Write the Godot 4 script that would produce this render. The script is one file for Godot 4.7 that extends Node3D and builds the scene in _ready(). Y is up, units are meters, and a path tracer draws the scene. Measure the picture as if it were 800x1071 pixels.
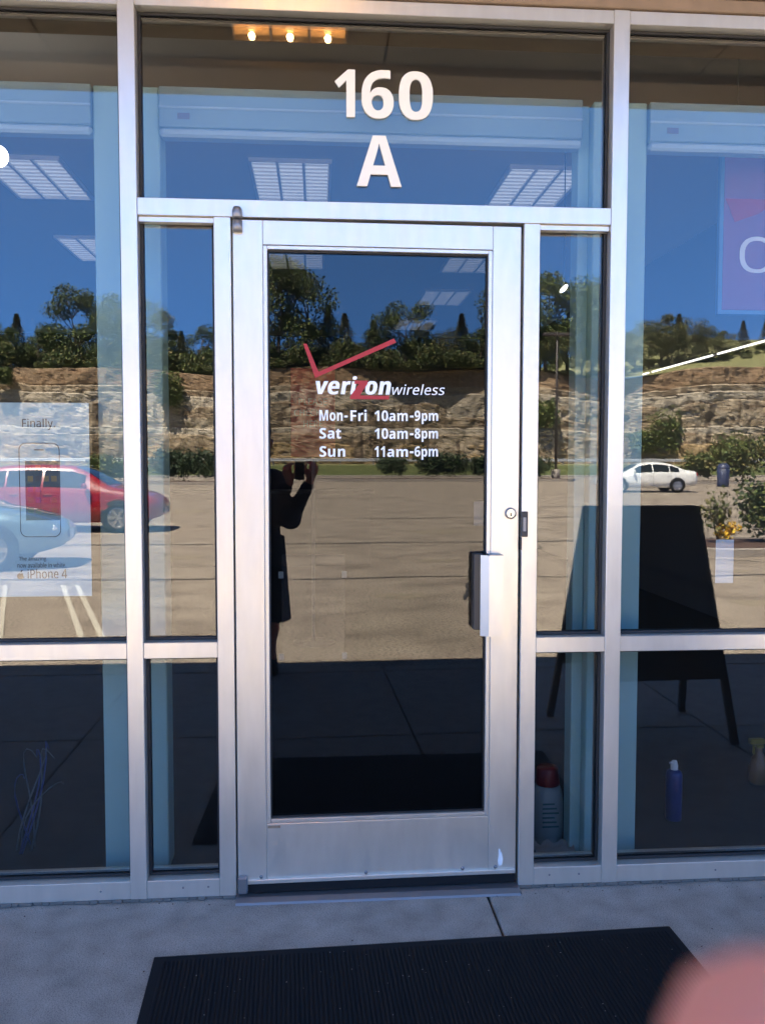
extends Node3D
# A shop front under a canopy: aluminium frames, tinted glass, a car park, a rock cut and trees across the road.

var M := {}
var used := {}
var rng := RandomNumberGenerator.new()

# ------------------------------------------------------------------ naming and tagging
func numbered(called: String) -> String:
	var n: int = used.get(called, 0)
	used[called] = n + 1
	return called if n == 0 else "%s_%03d" % [called, n]

func tag(o: Node, label := "", category := "", group := "", kind := "") -> Node:
	if label: o.set_meta("label", label)
	if category: o.set_meta("category", category)
	if group: o.set_meta("group", group)
	if kind: o.set_meta("kind", kind)
	return o

func thing(called: String, at: Vector3, label: String, category: String, group := "") -> Node3D:
	var o := Node3D.new()
	o.name = numbered(called)
	add_child(o)
	o.position = at
	tag(o, label, category, group)
	return o

func part(parent: Node, called: String, mesh: Mesh, mat: Material, at := Vector3.ZERO, rot := Vector3.ZERO) -> MeshInstance3D:
	var o := MeshInstance3D.new()
	o.name = numbered(called) if parent == self else called
	o.mesh = mesh
	o.material_override = mat
	o.position = at
	o.rotation = rot
	parent.add_child(o, true)
	return o

func struct(called: String, mesh: Mesh, mat: Material, at := Vector3.ZERO) -> MeshInstance3D:
	var o := part(self, called, mesh, mat, at)
	o.set_meta("kind", "structure")
	return o

# ------------------------------------------------------------------ mesh helpers
class MB:
	var st := SurfaceTool.new()
	var tinted := false
	func _init(smooth := false, colors := false):
		st.begin(Mesh.PRIMITIVE_TRIANGLES)
		tinted = colors
		st.set_smooth_group(0 if smooth else -1)
	func tri(a: Vector3, b: Vector3, c: Vector3) -> void:   # counter-clockwise seen from outside
		st.add_vertex(a)
		st.add_vertex(c)
		st.add_vertex(b)
	func quad(a: Vector3, b: Vector3, c: Vector3, d: Vector3) -> void:
		tri(a, b, c)
		tri(a, c, d)
	func color(c: Color) -> void:
		st.set_color(c)
	func flat() -> void:
		st.set_smooth_group(-1)
	func smooth(g := 0) -> void:
		st.set_smooth_group(g)
	func box(c: Vector3, s: Vector3, b := 0.0) -> void:
		var h := s * 0.5
		if b <= 0.0:
			for k in 3:
				var u := Vector3.ZERO
				var v := Vector3.ZERO
				var n := Vector3.ZERO
				n[k] = h[k]
				u[(k + 1) % 3] = h[(k + 1) % 3]
				v[(k + 2) % 3] = h[(k + 2) % 3]
				quad(c + n - u - v, c + n + u - v, c + n + u + v, c + n - u + v)
				quad(c - n - u - v, c - n - u + v, c - n + u + v, c - n + u - v)
			return
		b = minf(b, minf(h.x, minf(h.y, h.z)) * 0.9)
		for k in 3:
			var i := (k + 1) % 3
			var j := (k + 2) % 3
			for sg in [1.0, -1.0]:
				var p := []
				for q in [[-1, -1], [1, -1], [1, 1], [-1, 1]]:
					var v := Vector3.ZERO
					v[k] = h[k] * sg
					v[i] = (h[i] - b) * q[0]
					v[j] = (h[j] - b) * q[1]
					p.append(c + v)
				if sg > 0: quad(p[0], p[1], p[2], p[3])
				else: quad(p[0], p[3], p[2], p[1])
			# the four bevels along axis k
			for q in [[-1, -1], [1, -1], [1, 1], [-1, 1]]:
				var e := []
				for a in [[-1.0, 0], [1.0, 0], [1.0, 1], [-1.0, 1]]:
					var v := Vector3.ZERO
					v[k] = (h[k] - b) * a[0]
					v[i] = (h[i] - (b if a[1] == 1 else 0.0)) * q[0]
					v[j] = (h[j] - (0.0 if a[1] == 1 else b)) * q[1]
					e.append(c + v)
				if q[0] * q[1] > 0: quad(e[0], e[3], e[2], e[1])
				else: quad(e[0], e[1], e[2], e[3])
		for sx in [-1, 1]:
			for sy in [-1, 1]:
				for sz in [-1, 1]:
					var sv := Vector3(sx, sy, sz)
					var x := c + Vector3(h.x, h.y - b, h.z - b) * sv
					var y := c + Vector3(h.x - b, h.y, h.z - b) * sv
					var z := c + Vector3(h.x - b, h.y - b, h.z) * sv
					if sx * sy * sz > 0: tri(x, y, z)
					else: tri(x, z, y)
	func span(a: Vector3, b: Vector3, bev := 0.0) -> void:
		box((a + b) * 0.5, (b - a).abs(), bev)
	func grid(p: Array, close_v := false) -> void:   # p[i][j]; outside = (dj x di)
		for i in p.size() - 1:
			var m: int = p[i].size()
			for j in (m if close_v else m - 1):
				var k := (j + 1) % m
				quad(p[i][j], p[i][k], p[i + 1][k], p[i + 1][j])
	func tube(path: Array, radii: Array, sides := 8, caps := true) -> void:
		var rings := []
		for i in path.size():
			var d: Vector3 = (path[min(i + 1, path.size() - 1)] - path[max(i - 1, 0)]).normalized()
			var up := Vector3.UP if absf(d.y) < 0.9 else Vector3.RIGHT
			var u := d.cross(up).normalized()
			var v := u.cross(d).normalized()
			var ring := []
			for k in sides:
				var a := TAU * k / sides
				ring.append(path[i] + (u * cos(a) + v * sin(a)) * radii[i])
			rings.append(ring)
		for i in rings.size() - 1:
			for k in sides:
				var k2 := (k + 1) % sides
				quad(rings[i][k2], rings[i][k], rings[i + 1][k], rings[i + 1][k2])
		if caps:
			for k in sides:
				var k2 := (k + 1) % sides
				tri(path[0], rings[0][k], rings[0][k2])
				tri(path[-1], rings[-1][k2], rings[-1][k])
	func lathe(profile: Array, sides := 24, axis := Vector3.UP, at := Vector3.ZERO) -> void:   # profile [r, h] from low to high
		var u := axis.cross(Vector3.RIGHT if absf(axis.x) < 0.9 else Vector3.UP).normalized()
		var v := axis.cross(u).normalized()
		for i in profile.size() - 1:
			for k in sides:
				var a := TAU * k / sides
				var b := TAU * (k + 1) / sides
				var da := u * cos(a) + v * sin(a)
				var db := u * cos(b) + v * sin(b)
				var p0: Vector3 = at + da * profile[i][0] + axis * profile[i][1]
				var p1: Vector3 = at + db * profile[i][0] + axis * profile[i][1]
				var p2: Vector3 = at + db * profile[i + 1][0] + axis * profile[i + 1][1]
				var p3: Vector3 = at + da * profile[i + 1][0] + axis * profile[i + 1][1]
				if profile[i][0] > 1e-6: tri(p0, p1, p2)
				if profile[i + 1][0] > 1e-6: tri(p0, p2, p3)
	func extrude(poly: PackedVector2Array, z0: float, z1: float) -> void:
		var idx := Geometry2D.triangulate_polygon(poly)
		for t in range(0, idx.size(), 3):
			var a := poly[idx[t]]
			var b := poly[idx[t + 1]]
			var c := poly[idx[t + 2]]
			if (b - a).cross(c - a) < 0:
				var s := b
				b = c
				c = s
			tri(Vector3(a.x, a.y, z1), Vector3(b.x, b.y, z1), Vector3(c.x, c.y, z1))
			tri(Vector3(a.x, a.y, z0), Vector3(c.x, c.y, z0), Vector3(b.x, b.y, z0))
		var ccw := not Geometry2D.is_polygon_clockwise(poly)
		for i in poly.size():
			var a := poly[i]
			var b := poly[(i + 1) % poly.size()]
			if not ccw:
				var s := a
				a = b
				b = s
			quad(Vector3(a.x, a.y, z0), Vector3(b.x, b.y, z0), Vector3(b.x, b.y, z1), Vector3(a.x, a.y, z1))
	func done() -> ArrayMesh:
		st.generate_normals()
		return st.commit()

func box_mesh(s: Vector3, b := 0.0) -> ArrayMesh:
	var m := MB.new()
	m.box(Vector3.ZERO, s, b)
	return m.done()

func bx(parent: Node, called: String, a: Vector3, b: Vector3, mat: Material, bev := 0.0) -> MeshInstance3D:
	return part(parent, called, box_mesh((b - a).abs(), bev), mat, (a + b) * 0.5)

func quad_mesh(w: float, h: float) -> ArrayMesh:
	var m := MB.new()
	m.quad(Vector3(-w / 2, -h / 2, 0), Vector3(w / 2, -h / 2, 0), Vector3(w / 2, h / 2, 0), Vector3(-w / 2, h / 2, 0))
	return m.done()

func text_mesh(s: String, box: Rect2, bold := true, shear := 0.0, depth := 0.001, serif := false) -> ArrayMesh:
	# letters fitted to the rectangle (x, y of its lower left corner, width, height)
	var t := TextMesh.new()
	var f := SystemFont.new()
	f.font_names = PackedStringArray(["Droid Serif" if serif else "Droid Sans"])
	f.font_weight = 700 if bold else 400
	t.font = f
	t.font_size = 96
	t.pixel_size = 0.01
	t.depth = 0.1
	t.curve_step = 0.6
	t.text = s
	var am := ArrayMesh.new()
	var bb := t.get_aabb()
	for k in t.get_surface_count():
		var arr := t.surface_get_arrays(k)
		var v: PackedVector3Array = arr[Mesh.ARRAY_VERTEX]
		if v.is_empty(): continue
		var lo := Vector3(1e9, 1e9, 0)
		var hi := Vector3(-1e9, -1e9, 0)
		for p in v:
			lo = lo.min(p)
			hi = hi.max(p)
		bb = AABB(lo, hi - lo) if k == 0 else bb.merge(AABB(lo, hi - lo))
	for k in t.get_surface_count():
		var arr := t.surface_get_arrays(k)
		var v: PackedVector3Array = arr[Mesh.ARRAY_VERTEX]
		if v.is_empty(): continue
		for i in v.size():
			var u := (v[i].x - bb.position.x) / bb.size.x
			var w := (v[i].y - bb.position.y) / bb.size.y
			v[i] = Vector3(box.position.x + u * box.size.x + (w - 0.0) * box.size.y * shear, box.position.y + w * box.size.y, v[i].z / 0.1 * depth)
		arr[Mesh.ARRAY_VERTEX] = v
		arr[Mesh.ARRAY_TANGENT] = null
		am.add_surface_from_arrays(Mesh.PRIMITIVE_TRIANGLES, arr)
	return am

# ------------------------------------------------------------------ materials
func noise_tex(freq: float, stops: Array, seed_ := 1, octaves := 4, size := 512, kind := FastNoiseLite.TYPE_SIMPLEX_SMOOTH) -> NoiseTexture2D:
	var n := FastNoiseLite.new()
	n.noise_type = kind
	n.seed = seed_
	n.frequency = freq
	n.fractal_octaves = octaves
	var t := NoiseTexture2D.new()
	t.width = size
	t.height = size
	t.seamless = true
	t.noise = n
	if stops:
		var g := Gradient.new()
		var off := PackedFloat32Array()
		var col := PackedColorArray()
		for s in stops:
			off.append(s[0])
			col.append(s[1])
		g.offsets = off
		g.colors = col
		t.color_ramp = g
	return t

func lin(r: float, g: float, b: float) -> Color:
	return Color(r, g, b).linear_to_srgb()

func mat(called: String, c: Color, rough := 0.8, metal := 0.0, spec := 0.5) -> StandardMaterial3D:
	var m := StandardMaterial3D.new()
	m.resource_name = called
	m.albedo_color = c
	m.roughness = rough
	m.metallic = metal
	m.metallic_specular = spec
	M[called] = m
	return m

func textured(called: String, tex: Texture2D, per_metre: float, rough := 0.9) -> StandardMaterial3D:
	var m := mat(called, Color.WHITE, rough)
	m.albedo_texture = tex
	m.uv1_triplanar = true
	m.uv1_world_triplanar = true
	m.uv1_scale = Vector3.ONE * per_metre
	return m

func relief(m: StandardMaterial3D, tex: Texture2D, cm: float) -> void:
	m.heightmap_enabled = true
	m.heightmap_texture = tex
	m.heightmap_scale = cm

func pane_mat(called: String, tint: Color, alpha: float, spec: float, coat: float) -> StandardMaterial3D:
	var m := mat(called, Color(tint.r, tint.g, tint.b, alpha), 0.0, 0.0, spec)
	m.transparency = BaseMaterial3D.TRANSPARENCY_ALPHA
	if coat > 0:
		m.clearcoat_enabled = true
		m.clearcoat = coat
		m.clearcoat_roughness = 0.0
	return m

func emitter(called: String, c: Color, e: float) -> StandardMaterial3D:
	var m := mat(called, c, 0.5)
	m.emission_enabled = true
	m.emission = c
	m.emission_energy_multiplier = e
	return m

func materials() -> void:
	var al := mat("anodised_aluminium", lin(0.70, 0.665, 0.605), 0.40, 0.78)
	al.roughness_texture = noise_tex(0.02, [[0.0, Color(0.8, 0.8, 0.8)], [1.0, Color(1, 1, 1)]], 5)
	al.uv1_triplanar = true
	al.uv1_world_triplanar = true
	al.uv1_scale = Vector3(1.5, 0.35, 1.5)
	al.albedo_texture = noise_tex(0.03, [[0.0, Color(0.965, 0.965, 0.965)], [1.0, Color(1, 1, 1)]], 6)
	mat("grey_metal", lin(0.22, 0.22, 0.23), 0.4, 0.7)
	mat("bright_metal", lin(0.6, 0.58, 0.55), 0.25, 0.9)
	mat("black_rubber", lin(0.011, 0.011, 0.012), 0.85, 0.0, 0.3)
	mat("gasket", lin(0.008, 0.008, 0.009), 0.6)
	mat("white_vinyl", lin(0.82, 0.82, 0.80), 0.5)
	mat("white_letter", lin(0.72, 0.69, 0.61), 0.5)
	mat("red_vinyl", lin(0.36, 0.008, 0.014), 0.5)
	pane_mat("insulated_glass", lin(0.002, 0.003, 0.003), 0.20, 0.72, 1.0)
	pane_mat("door_glass", lin(0.002, 0.002, 0.002), 0.45, 0.5, 0.0)
	pane_mat("acrylic", lin(0.5, 0.5, 0.5), 0.06, 0.5, 0.0)
	pane_mat("car_glass", lin(0.01, 0.012, 0.013), 0.72, 0.5, 0.0)
	textured("stucco", noise_tex(0.05, [[0.0, lin(0.40, 0.30, 0.20)], [1.0, lin(0.48, 0.37, 0.25)]], 11), 1.2)
	textured("soffit", noise_tex(0.05, [[0.0, lin(0.25, 0.23, 0.17)], [1.0, lin(0.31, 0.28, 0.21)]], 12), 0.8)
	textured("trim", noise_tex(0.03, [[0.0, lin(0.19, 0.135, 0.09)], [1.0, lin(0.24, 0.17, 0.115)]], 13), 0.8, 0.5)
	var cc := textured("concrete", noise_tex(0.012, [[0.0, lin(0.26, 0.225, 0.19)], [0.4, lin(0.335, 0.29, 0.245)], [0.7, lin(0.375, 0.325, 0.275)], [1.0, lin(0.42, 0.365, 0.31)]], 21, 6, 1024), 0.55)
	cc.detail_enabled = true
	cc.detail_blend_mode = BaseMaterial3D.BLEND_MODE_MUL
	cc.detail_albedo = noise_tex(0.22, [[0.0, Color(0.42, 0.42, 0.42)], [0.33, Color(0.84, 0.84, 0.84)], [0.6, Color(0.97, 0.97, 0.97)], [1.0, Color(1, 1, 1)]], 22, 3, 1024)
	cc.detail_uv_layer = BaseMaterial3D.DETAIL_UV_2
	cc.uv2_triplanar = true
	cc.uv2_world_triplanar = true
	cc.uv2_scale = Vector3.ONE * 0.9
	relief(cc, noise_tex(0.3, [], 23, 3, 512), 0.15)
	var lot := textured("lot_surface", noise_tex(0.01, [[0.0, lin(0.22, 0.18, 0.135)], [0.35, lin(0.32, 0.265, 0.205)], [0.6, lin(0.365, 0.305, 0.235)], [1.0, lin(0.44, 0.375, 0.295)]], 31, 6, 1024), 0.09)
	lot.detail_enabled = true
	lot.detail_blend_mode = BaseMaterial3D.BLEND_MODE_MUL
	lot.detail_albedo = noise_tex(0.2, [[0.0, Color(0.3, 0.29, 0.27)], [0.38, Color(0.68, 0.66, 0.64)], [0.52, Color(0.93, 0.92, 0.91)], [1.0, Color(1, 1, 1)]], 32, 5, 1024)
	lot.detail_uv_layer = BaseMaterial3D.DETAIL_UV_2
	lot.uv2_triplanar = true
	lot.uv2_world_triplanar = true
	lot.uv2_scale = Vector3(0.12, 0.12, 0.12)
	textured("stain", noise_tex(0.05, [[0.0, lin(0.16, 0.13, 0.09)], [0.5, lin(0.24, 0.195, 0.135)], [1.0, lin(0.31, 0.255, 0.18)]], 38, 5), 0.4)
	mat("tar", lin(0.03, 0.027, 0.024), 0.8)
	textured("line_paint", noise_tex(0.06, [[0.0, lin(0.33, 0.29, 0.22)], [0.45, lin(0.43, 0.39, 0.31)], [1.0, lin(0.54, 0.5, 0.41)]], 33), 0.8)
	textured("road", noise_tex(0.04, [[0.0, lin(0.20, 0.19, 0.17)], [1.0, lin(0.28, 0.26, 0.23)]], 34), 0.1)
	textured("mulch", noise_tex(0.09, [[0.0, lin(0.03, 0.015, 0.01)], [1.0, lin(0.11, 0.06, 0.04)]], 35), 1.0)
	textured("grass", noise_tex(0.05, [[0.0, lin(0.05, 0.065, 0.012)], [1.0, lin(0.11, 0.12, 0.028)]], 36, 5), 0.12)
	textured("dry_grass", noise_tex(0.03, [[0.0, lin(0.10, 0.11, 0.035)], [0.5, lin(0.17, 0.165, 0.06)], [1.0, lin(0.24, 0.21, 0.09)]], 37, 5), 0.06)
	var rk := mat("rock", Color.WHITE, 0.95)
	rk.vertex_color_use_as_albedo = true
	rk.albedo_texture = noise_tex(0.03, [[0.0, Color(0.55, 0.53, 0.5)], [0.45, Color(0.86, 0.85, 0.83)], [1.0, Color(1, 1, 1)]], 41, 6, 1024)
	rk.uv1_triplanar = true
	rk.uv1_world_triplanar = true
	rk.uv1_scale = Vector3(0.05, 0.12, 0.05)
	var lf := mat("leaf", Color.WHITE, 0.75)
	lf.vertex_color_use_as_albedo = true
	lf.backlight_enabled = true
	lf.backlight = Color(0.35, 0.4, 0.2)
	mat("bark", lin(0.07, 0.055, 0.04), 0.9)
	# the inside of the shop
	textured("carpet", noise_tex(0.25, [[0.0, lin(0.006, 0.006, 0.006)], [1.0, lin(0.026, 0.025, 0.024)]], 51, 3), 1.5, 0.95)
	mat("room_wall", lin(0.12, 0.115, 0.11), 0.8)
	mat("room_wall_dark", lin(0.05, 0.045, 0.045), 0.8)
	mat("ceiling_tile", lin(0.45, 0.45, 0.44), 0.9)
	mat("post_glass_tint", lin(0.37, 0.59, 0.57), 0.7)  # white posts; the blue-green cast of the tinted glass is put into the colour
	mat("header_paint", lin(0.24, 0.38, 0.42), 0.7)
	mat("blind_paint", lin(0.42, 0.56, 0.6), 0.6)
	mat("black_paint", lin(0.02, 0.02, 0.022), 0.4)
	mat("white_paint", lin(0.75, 0.75, 0.74), 0.5)
	mat("paper", lin(0.62, 0.70, 0.70), 0.7)
	mat("poster_paper", lin(0.52, 0.74, 0.77), 0.7)
	mat("cable_grey", lin(0.08, 0.10, 0.11), 0.6)
	mat("jug_plastic", lin(0.26, 0.31, 0.32), 0.5)
	mat("print_grey", lin(0.05, 0.05, 0.055), 0.6)
	emitter("troffer_glow", lin(0.92, 0.96, 1.0), 0.036)
	emitter("amber_glow", lin(1.0, 0.62, 0.24), 0.6)
	emitter("amber_lens", lin(1.0, 0.5, 0.16), 0.24)
	emitter("pendant_glow", lin(1.0, 0.92, 0.85), 1.6)
	emitter("strip_glow", lin(1.0, 0.95, 0.88), 0.30)

# ------------------------------------------------------------------ camera, sky, sun
const EYE := Vector3(0.2644, 1.4098, 2.7723)

func stage() -> void:
	var cam := Camera3D.new()
	cam.name = "camera"
	var at := CameraAttributesPhysical.new()
	at.frustum_focal_length = 20.37
	at.frustum_focus_distance = 3.2
	at.exposure_aperture = 12.5
	at.frustum_near = 0.008
	at.frustum_far = 900.0
	cam.attributes = at
	cam.near = 0.008
	cam.far = 900.0
	cam.position = EYE
	cam.rotation = Vector3(deg_to_rad(-3.165), deg_to_rad(-4.299), deg_to_rad(0.045))
	add_child(cam)
	cam.current = true
	print("fov ", cam.fov)
	var sm := ProceduralSkyMaterial.new()
	sm.sky_top_color = lin(0.03, 0.055, 0.12)
	sm.sky_horizon_color = lin(0.064, 0.2, 0.52)
	sm.sky_curve = 0.3
	sm.sky_energy_multiplier = 1.0
	sm.ground_bottom_color = lin(0.16, 0.14, 0.11)
	sm.ground_horizon_color = lin(0.20, 0.19, 0.17)
	sm.sun_angle_max = 12.0
	var sky := Sky.new()
	sky.sky_material = sm
	var e := Environment.new()
	e.background_mode = Environment.BG_SKY
	e.sky = sky
	e.tonemap_mode = Environment.TONE_MAPPER_LINEAR
	e.tonemap_exposure = 12.2
	e.sdfgi_enabled = true
	e.ssao_enabled = true
	e.ssil_enabled = true
	var we := WorldEnvironment.new()
	we.name = "environment"
	we.environment = e
	add_child(we)
	var sun := DirectionalLight3D.new()
	sun.name = "sun"
	sun.light_energy = 1.6
	sun.light_color = lin(1.0, 0.93, 0.80)
	sun.light_angular_distance = 0.5
	sun.shadow_enabled = true
	add_child(sun)
	sun.look_at_from_position(Vector3.ZERO, Vector3(0.33, -1.0, 0.4))

# ------------------------------------------------------------------ ground
func lot_y(z: float) -> float:
	var k := [[3.0, -0.15], [18.0, -0.2], [37.0, 0.05], [62.0, 0.42]]
	if z <= k[0][0]: return k[0][1]
	for i in k.size() - 1:
		if z <= k[i + 1][0]:
			return lerpf(k[i][1], k[i + 1][1], (z - k[i][0]) / (k[i + 1][0] - k[i][0]))
	return 0.42

func sheet(xs: Array, zs: Array, h: Callable) -> ArrayMesh:
	var m := MB.new(true)
	var p := []
	for z in zs:
		var row := []
		for x in xs:
			row.append(Vector3(x, h.call(x, z), z))
		p.append(row)
	for i in p.size() - 1:
		for j in p[i].size() - 1:
			m.quad(p[i][j], p[i + 1][j], p[i + 1][j + 1], p[i][j + 1])
	return m.done()

func steps(a: float, b: float, n: int) -> Array:
	var r := []
	for i in n + 1: r.append(lerpf(a, b, float(i) / n))
	return r

func ground() -> void:
	var base := struct("ground", sheet([-600.0, 600.0], [-500.0, 700.0], func(_x, _z): return -0.7), M.dry_grass)
	base.name = "ground"
	var lot := struct("parking_lot", sheet(steps(-80, 90, 10), [3.0, 4.0, 5.0] + steps(6, 62, 28), func(_x, z): return lot_y(z)), M.lot_surface)
	# tar seams and cracks in the lot
	for c in [[14.6, -9.0, 30.0, 0.09], [9.1, -14.0, 22.0, 0.045], [22.0, 2.0, 14.0, 0.08], [33.0, -24.0, 5.0, 0.12], [27.0, 8.0, 26.0, 0.10]]:
		var m := MB.new()
		var n := 60
		var w := FastNoiseLite.new()
		w.seed = int(c[0] * 10)
		w.frequency = 0.12
		for i in n:
			var x0 := lerpf(c[1], c[2], float(i) / n)
			var x1 := lerpf(c[1], c[2], float(i + 1) / n)
			var z0: float = c[0] + w.get_noise_1d(x0) * 0.55
			var z1: float = c[0] + w.get_noise_1d(x1) * 0.55
			var h: float = c[3] * (0.6 + 0.8 * absf(w.get_noise_1d(x0 * 5.0)))
			m.quad(Vector3(x0, lot_y(z0) + 0.005, z0 + h), Vector3(x1, lot_y(z1) + 0.005, z1 + h), Vector3(x1, lot_y(z1 - h) + 0.005, z1 - h), Vector3(x0, lot_y(z0 - h) + 0.005, z0 - h))
		part(lot, "tar_seam", m.done(), M.tar)
	for c in [[Vector2(5.0, 12.8), Vector2(9.5, 8.8)], [Vector2(2.2, 7.0), Vector2(3.0, 10.2)], [Vector2(-0.9, 8.0), Vector2(-0.4, 10.3)], [Vector2(3.6, 11.5), Vector2(4.6, 13.6)]]:
		var m := MB.new()
		var d: Vector2 = (c[1] - c[0])
		var nrm := d.orthogonal().normalized()
		var last: Vector2 = c[0]
		for i in 12:
			var nx: Vector2 = c[0] + d * (i + 1) / 12.0 + nrm * rng.randf_range(-0.06, 0.06)
			var w := nrm * rng.randf_range(0.015, 0.035)
			m.quad(Vector3(last.x + w.x, lot_y(last.y) + 0.006, last.y + w.y), Vector3(last.x - w.x, lot_y(last.y) + 0.006, last.y - w.y), Vector3(nx.x - w.x, lot_y(nx.y) + 0.006, nx.y - w.y), Vector3(nx.x + w.x, lot_y(nx.y) + 0.006, nx.y + w.y))
			last = nx
		part(lot, "crack", m.done(), M.tar)
	# oil stains and patched ground
	for c in [[-2.0, 12.0, 0.5], [1.5, 7.4, 0.35], [3.8, 17.5, 0.9], [0.2, 20.0, 0.7], [7.5, 19.0, 1.0], [-0.6, 5.4, 0.22], [10.5, 27.0, 1.2], [2.6, 11.2, 0.4], [5.2, 6.6, 0.3], [-4.0, 25.0, 1.1], [14.0, 33.0, 1.4], [6.4, 9.5, 0.28]]:
		var m := MB.new()
		var pts := []
		for k in 22:
			var a := TAU * k / 22.0
			var r: float = c[2] * rng.randf_range(0.55, 1.1)
			var z: float = c[1] + sin(a) * r * 0.8
			pts.append(Vector3(c[0] + cos(a) * r, lot_y(z) + 0.004, z))
		for k in 22:
			m.tri(Vector3(c[0], lot_y(c[1]) + 0.004, c[1]), pts[(k + 1) % 22], pts[k])
		part(lot, "stain", m.done(), M.stain)
	# stall lines
	for x in [-10.9, -8.0, -5.2, -2.52, -1.80, -1.62]:
		var m := MB.new()
		for i in 5:
			var a := lerpf(4.25, 8.6, i / 5.0)
			var b := lerpf(4.25, 8.6, (i + 1) / 5.0)
			var xa: float = x - 0.33 * (a - 4.9)
			var xb: float = x - 0.33 * (b - 4.9)
			m.quad(Vector3(xb - 0.03, lot_y(b) + 0.008, b), Vector3(xb + 0.03, lot_y(b) + 0.008, b), Vector3(xa + 0.03, lot_y(a) + 0.008, a), Vector3(xa - 0.03, lot_y(a) + 0.008, a))
		part(lot, "stall_line", m.done(), M.line_paint)
	for x in steps(-40, 52, 34):
		var m := MB.new()
		for i in 3:
			var a := lerpf(52.0, 57.4, i / 3.0)
			var b := lerpf(52.0, 57.4, (i + 1) / 3.0)
			m.quad(Vector3(x - 0.06, lot_y(b) + 0.01, b), Vector3(x + 0.06, lot_y(b) + 0.01, b), Vector3(x + 0.06, lot_y(a) + 0.01, a), Vector3(x - 0.06, lot_y(a) + 0.01, a))
		part(lot, "stall_line", m.done(), M.line_paint)
	# sidewalk: separate slabs with open joints, then the kerb
	var walk := Node3D.new()
	walk.name = "sidewalk"
	add_child(walk)
	tag(walk, "", "", "", "structure")
	var xs := [-9.0, -7.3, -5.7, -4.1, -2.52, -0.94, 0.817, 2.36, 3.93, 5.5, 7.1, 8.7, 10.2]
	var zs := [-0.12, 1.6, 3.0]
	for i in xs.size() - 1:
		for j in zs.size() - 1:
			bx(walk, "slab", Vector3(xs[i] + 0.004, -0.12, zs[j] + 0.004), Vector3(xs[i + 1] - 0.004, 0.0, zs[j + 1] - 0.004), M.concrete, 0.006)
	for i in xs.size() - 1:
		bx(walk, "kerb_stone", Vector3(xs[i] + 0.003, -0.4, 3.005), Vector3(xs[i + 1] - 0.003, 0.0, 3.16), M.concrete, 0.02)
	bx(walk, "joint_bed", Vector3(-9, -0.3, -0.12), Vector3(10.2, -0.015, 3.0), M.mulch)
	# far side of the lot: kerb, grass bank, road
	var k := MB.new()
	k.span(Vector3(-80, 0.2, 62.0), Vector3(90, 0.56, 62.18), 0.03)
	struct("kerb", k.done(), M.concrete)
	struct("grass_bank", sheet(steps(-80, 90, 20), [62.1, 64.0, 67.0, 70.0, 73.0, 75.5], func(x, z): return 0.5 + smoothstep(62.0, 75.0, z) * 0.74 + sin(x * 0.11) * 0.06), M.grass)
	struct("road", sheet([-120.0, 130.0], [75.4, 84.0], func(_x, _z): return 1.22), M.road)
	struct("verge", sheet([-120.0, 130.0], [83.8, 92.0], func(_x, z): return 1.215 + (z - 83.8) * 0.03), M.dry_grass)

# ------------------------------------------------------------------ building and storefront
const ML0 := -0.336
const ML1 := -0.2847
const MR0 := 1.2065
const MR1 := 1.2585
const GZ := -0.047

func member(parent: Node, called: String, a: Vector2, b: Vector2, z0 := -0.114, z1 := 0.0) -> void:
	bx(parent, called, Vector3(a.x, a.y, z0), Vector3(b.x, b.y, z1), M.anodised_aluminium, 0.0016)

func glazing(parent: Node, a: Vector2, b: Vector2, n := "pane") -> void:
	# an insulated unit of two sheets with black gaskets round it
	bx(parent, n, Vector3(a.x, a.y, GZ - 0.006), Vector3(b.x, b.y, GZ), M.insulated_glass)
	var m := MB.new()
	var g := 0.009
	for r in [[a.x, a.y, b.x, a.y + g], [a.x, b.y - g, b.x, b.y], [a.x, a.y + g, a.x + g, b.y - g], [b.x - g, a.y + g, b.x, b.y - g]]:
		m.span(Vector3(r[0], r[1], GZ + 0.0015), Vector3(r[2], r[3], GZ + 0.009), 0.001)
		m.span(Vector3(r[0], r[1], GZ - 0.022), Vector3(r[2], r[3], GZ - 0.0075))
	part(parent, "gasket", m.done(), M.gasket)

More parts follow.
